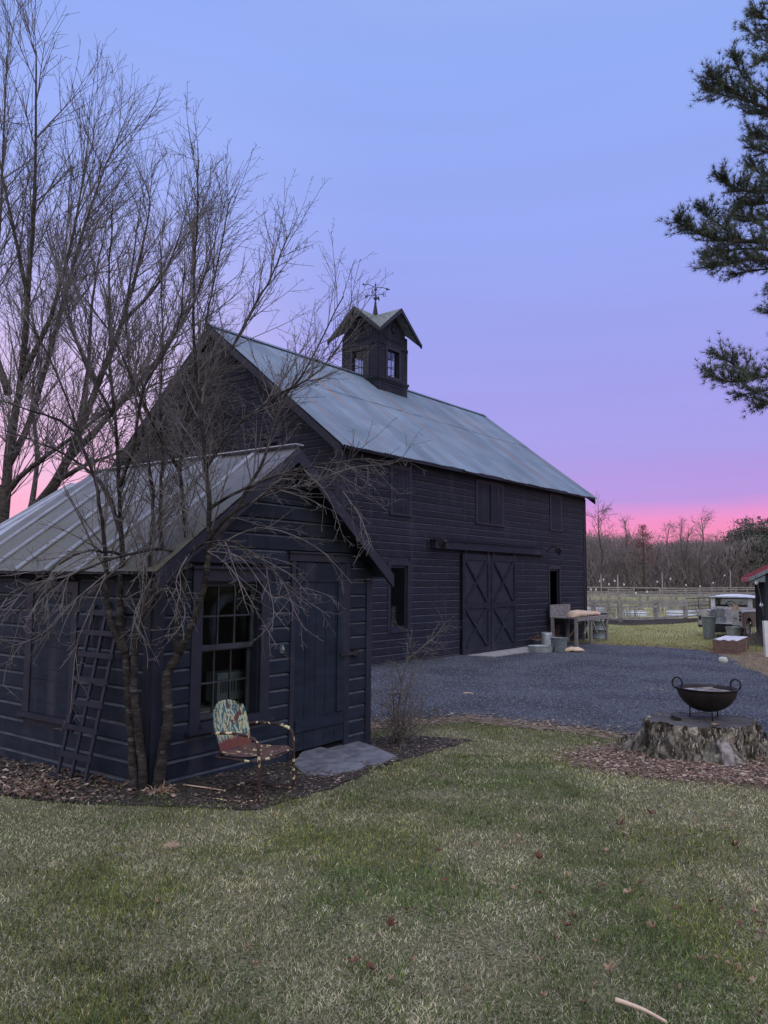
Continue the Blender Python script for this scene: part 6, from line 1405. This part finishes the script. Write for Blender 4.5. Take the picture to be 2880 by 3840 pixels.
# ------------------------------------------------------------ small things on the ground
random.seed(41)
def leafmesh(lob,L_,curl):
    m=MB(); n=26; out=[]
    for k in range(n):
        a=2*pi*k/n; r=L_*(.42+.48*abs(cos(a*lob/2))**.8)*(.8+.2*random.random()); x=cos(a)*r*1.1; y=sin(a)*r*.8; out.append((x,y,curl*x*x*11+curl*abs(y)*.35*random.uniform(.2,1.3)+.004))
    for k in range(n): m.quad((0,0,.004),out[k],out[(k+1)%n],smooth=False)
    m.tube([(-L_*.6,0,.004),(-L_*1.15,.004,.01)],.0012,4); return m
LV=[]
for i in range(6):
    for mt in ('leafA','leafB'):
        mm=leafmesh(random.choice((3,5,7)),random.uniform(.028,.040),random.uniform(.6,1.8)); o=mm.build('fallen_leaf',M[mt]); LV.append((o,mt)); 
first=set()
spots=[(338,1955,'leafA'),(962,1910,'leafB'),(1100,1755,'leafA'),(1213,1715,'leafB'),(1165,1865,'leafB'),(1300,1922,'leafB'),(1383,1916,'leafB'),(1445,1930,'leafA'),(1600,2005,'leafB'),(1225,2012,'leafB'),(1408,2020,'leafA'),(842,2120,'leafA'),(875,1978,'leafB'),(590,1770,'leafA'),(1640,2000,'leafB'),(1470,2010,'leafA'),(1270,1760,'leafA'),(1310,1840,'leafA'),(1010,2160,'leafA'),(1600,2120,'leafA'),(1550,2080,'leafA'),(1165,2080,'leafA'),(1340,1790,'leafB'),(1510,1900,'leafA'),(1230,1900,'leafA'),(1350,1960,'leafB'),(1285,2135,'leafA'),(1470,2140,'leafA'),(845,2010,'leafB'),(1620,1930,'leafA')]
while len(spots)<78: 
    vx=random.uniform(500,1650)**1.0; vy=random.uniform(1740,2200)
    if random.random()<(vx/1650)**2: spots.append((vx,vy,random.choice(('leafA','leafA','leafB'))))
for i,(vx,vy,mt) in enumerate(spots):
    cand=[o for o,m_ in LV if m_==mt]; s=random.choice(cand)
    if s.name in first: o=s.copy(); COL.objects.link(o)
    else: o=s; first.add(s.name)
    q=gd(vx,vy); o.location=q+Vector((0,0,random.uniform(.008,.024))); o.rotation_euler=(random.uniform(-.3,.3),random.uniform(-.3,.3),random.uniform(0,6.28)); sfac=random.uniform(.6,1.15); o.scale=(sfac,sfac*random.uniform(.45,.9),sfac*random.uniform(1,2.5))
    tag(o,'dry tan oak leaf lying curled on the lawn' if mt=='leafA' else 'dark red-brown oak leaf lying on the lawn','leaf','fallen tan leaves on the lawn' if mt=='leafA' else 'fallen red-brown leaves on the lawn')
for o,_ in LV:
    if o.name not in first: bpy.data.objects.remove(o)
def stick(pts,r,lab,mt='twig2',dz=.02,name='fallen_stick'):
    P=[gd(*p)+Vector((0,0,dz)) for p in pts]; c=P[0].copy(); m=MB(); P=smooth([p-c for p in P],4); m.tube(P,[r*(1-.5*i/len(P)) for i in range(len(P))],6); o=m.build(name,M[mt],loc=c); return tag(o,lab,'stick')
stick([(1330,2176),(1360,2186),(1395,2200),(1440,2225)],.011,'pale bent stick on the grass at the bottom edge of the photo','sack',.03)
stick([(1325,1657),(1360,1661),(1400,1664),(1430,1672),(1462,1688)],.006,'thin pale curved stick on the mulch left of the bare root','barewood')
stick([(1392,1488),(1410,1491),(1440,1492)],.014,'pale stick lying on the far gravel, left of the fire bowl','barewood')
stick([(1460,1497),(1472,1495),(1485,1497)],.014,'short pale stick on the gravel just left of the fire bowl','barewood')
stick([(1002,1500),(1012,1499),(1022,1501)],.016,'small cream stick on the gravel near the middle of the yard','sack')
stick([(460,1730),(520,1737),(560,1733)],.006,'thin yellowish stick on the soil in front of the lawn chair','chairtube')
stick([(395,1700),(440,1706),(480,1712)],.007,'pale dry stem on the soil between the tree and the chair','sack')
# pine cone
m=MB(); c=gd(370,1836)
for i in range(60):
    t=i/60; a=i*2.4; r=.022*sin(pi*(t*.85+.12)); x=-.05+.1*t; m.quad((x,cos(a)*r*.5,.02+sin(a)*r*.5),(x+.010,cos(a-.3)*r*1.3,.02+sin(a-.3)*r*1.3),(x+.014,cos(a)*r*1.5,.02+sin(a)*r*1.5),(x+.010,cos(a+.3)*r*1.3,.02+sin(a+.3)*r*1.3))
o=m.build('pine_cone',M['sack'],loc=c+Vector((0,0,.01))); o.rotation_euler=(0,0,.2); tag(o,'dark and cream pine cone lying on the lawn at left','pine cone')
# dry hosta clumps by the tree
def drystraw(vx,vy,n,s,lab,seed):
    random.seed(seed); o=thing('dry_plant_clump',lab,'dead plant',gd(vx,vy),0,'collapsed dead plants by the shed'); m=MB()
    for i in range(n):
        a=random.uniform(0,2*pi); P=wander(Vector((random.gauss(0,s*.35),random.gauss(0,s*.25),.01)),Vector((cos(a),sin(a),random.uniform(.3,1.3))),random.uniform(.06,.20),5,-up*8,.25); w_=random.uniform(.003,.010)
        for k in range(4):
            d=(P[k+1]-P[k]).cross(up); d=d.normalized()*w_*(1-k*.15) if d.length>1e-6 else Vector((w_,0,0)); P[k].z=max(P[k].z,.01);P[k+1].z=max(P[k+1].z,.01); m.quad(P[k]-d,P[k]+d,P[k+1]+d*.85,P[k+1]-d*.85)
    m.build('dead_leaves',M['leafA'],o); return o
drystraw(215,1655,110,.35,'reddish tan heap of dead leaves at the foot of the trellis',3); drystraw(352,1713,60,.12,'small tan clump of dead leaves at the right of the tree base',4); drystraw(70,1705,70,.4,'scattered tan dead leaves at the left edge of the flower bed',5)
# tufts of greener grass
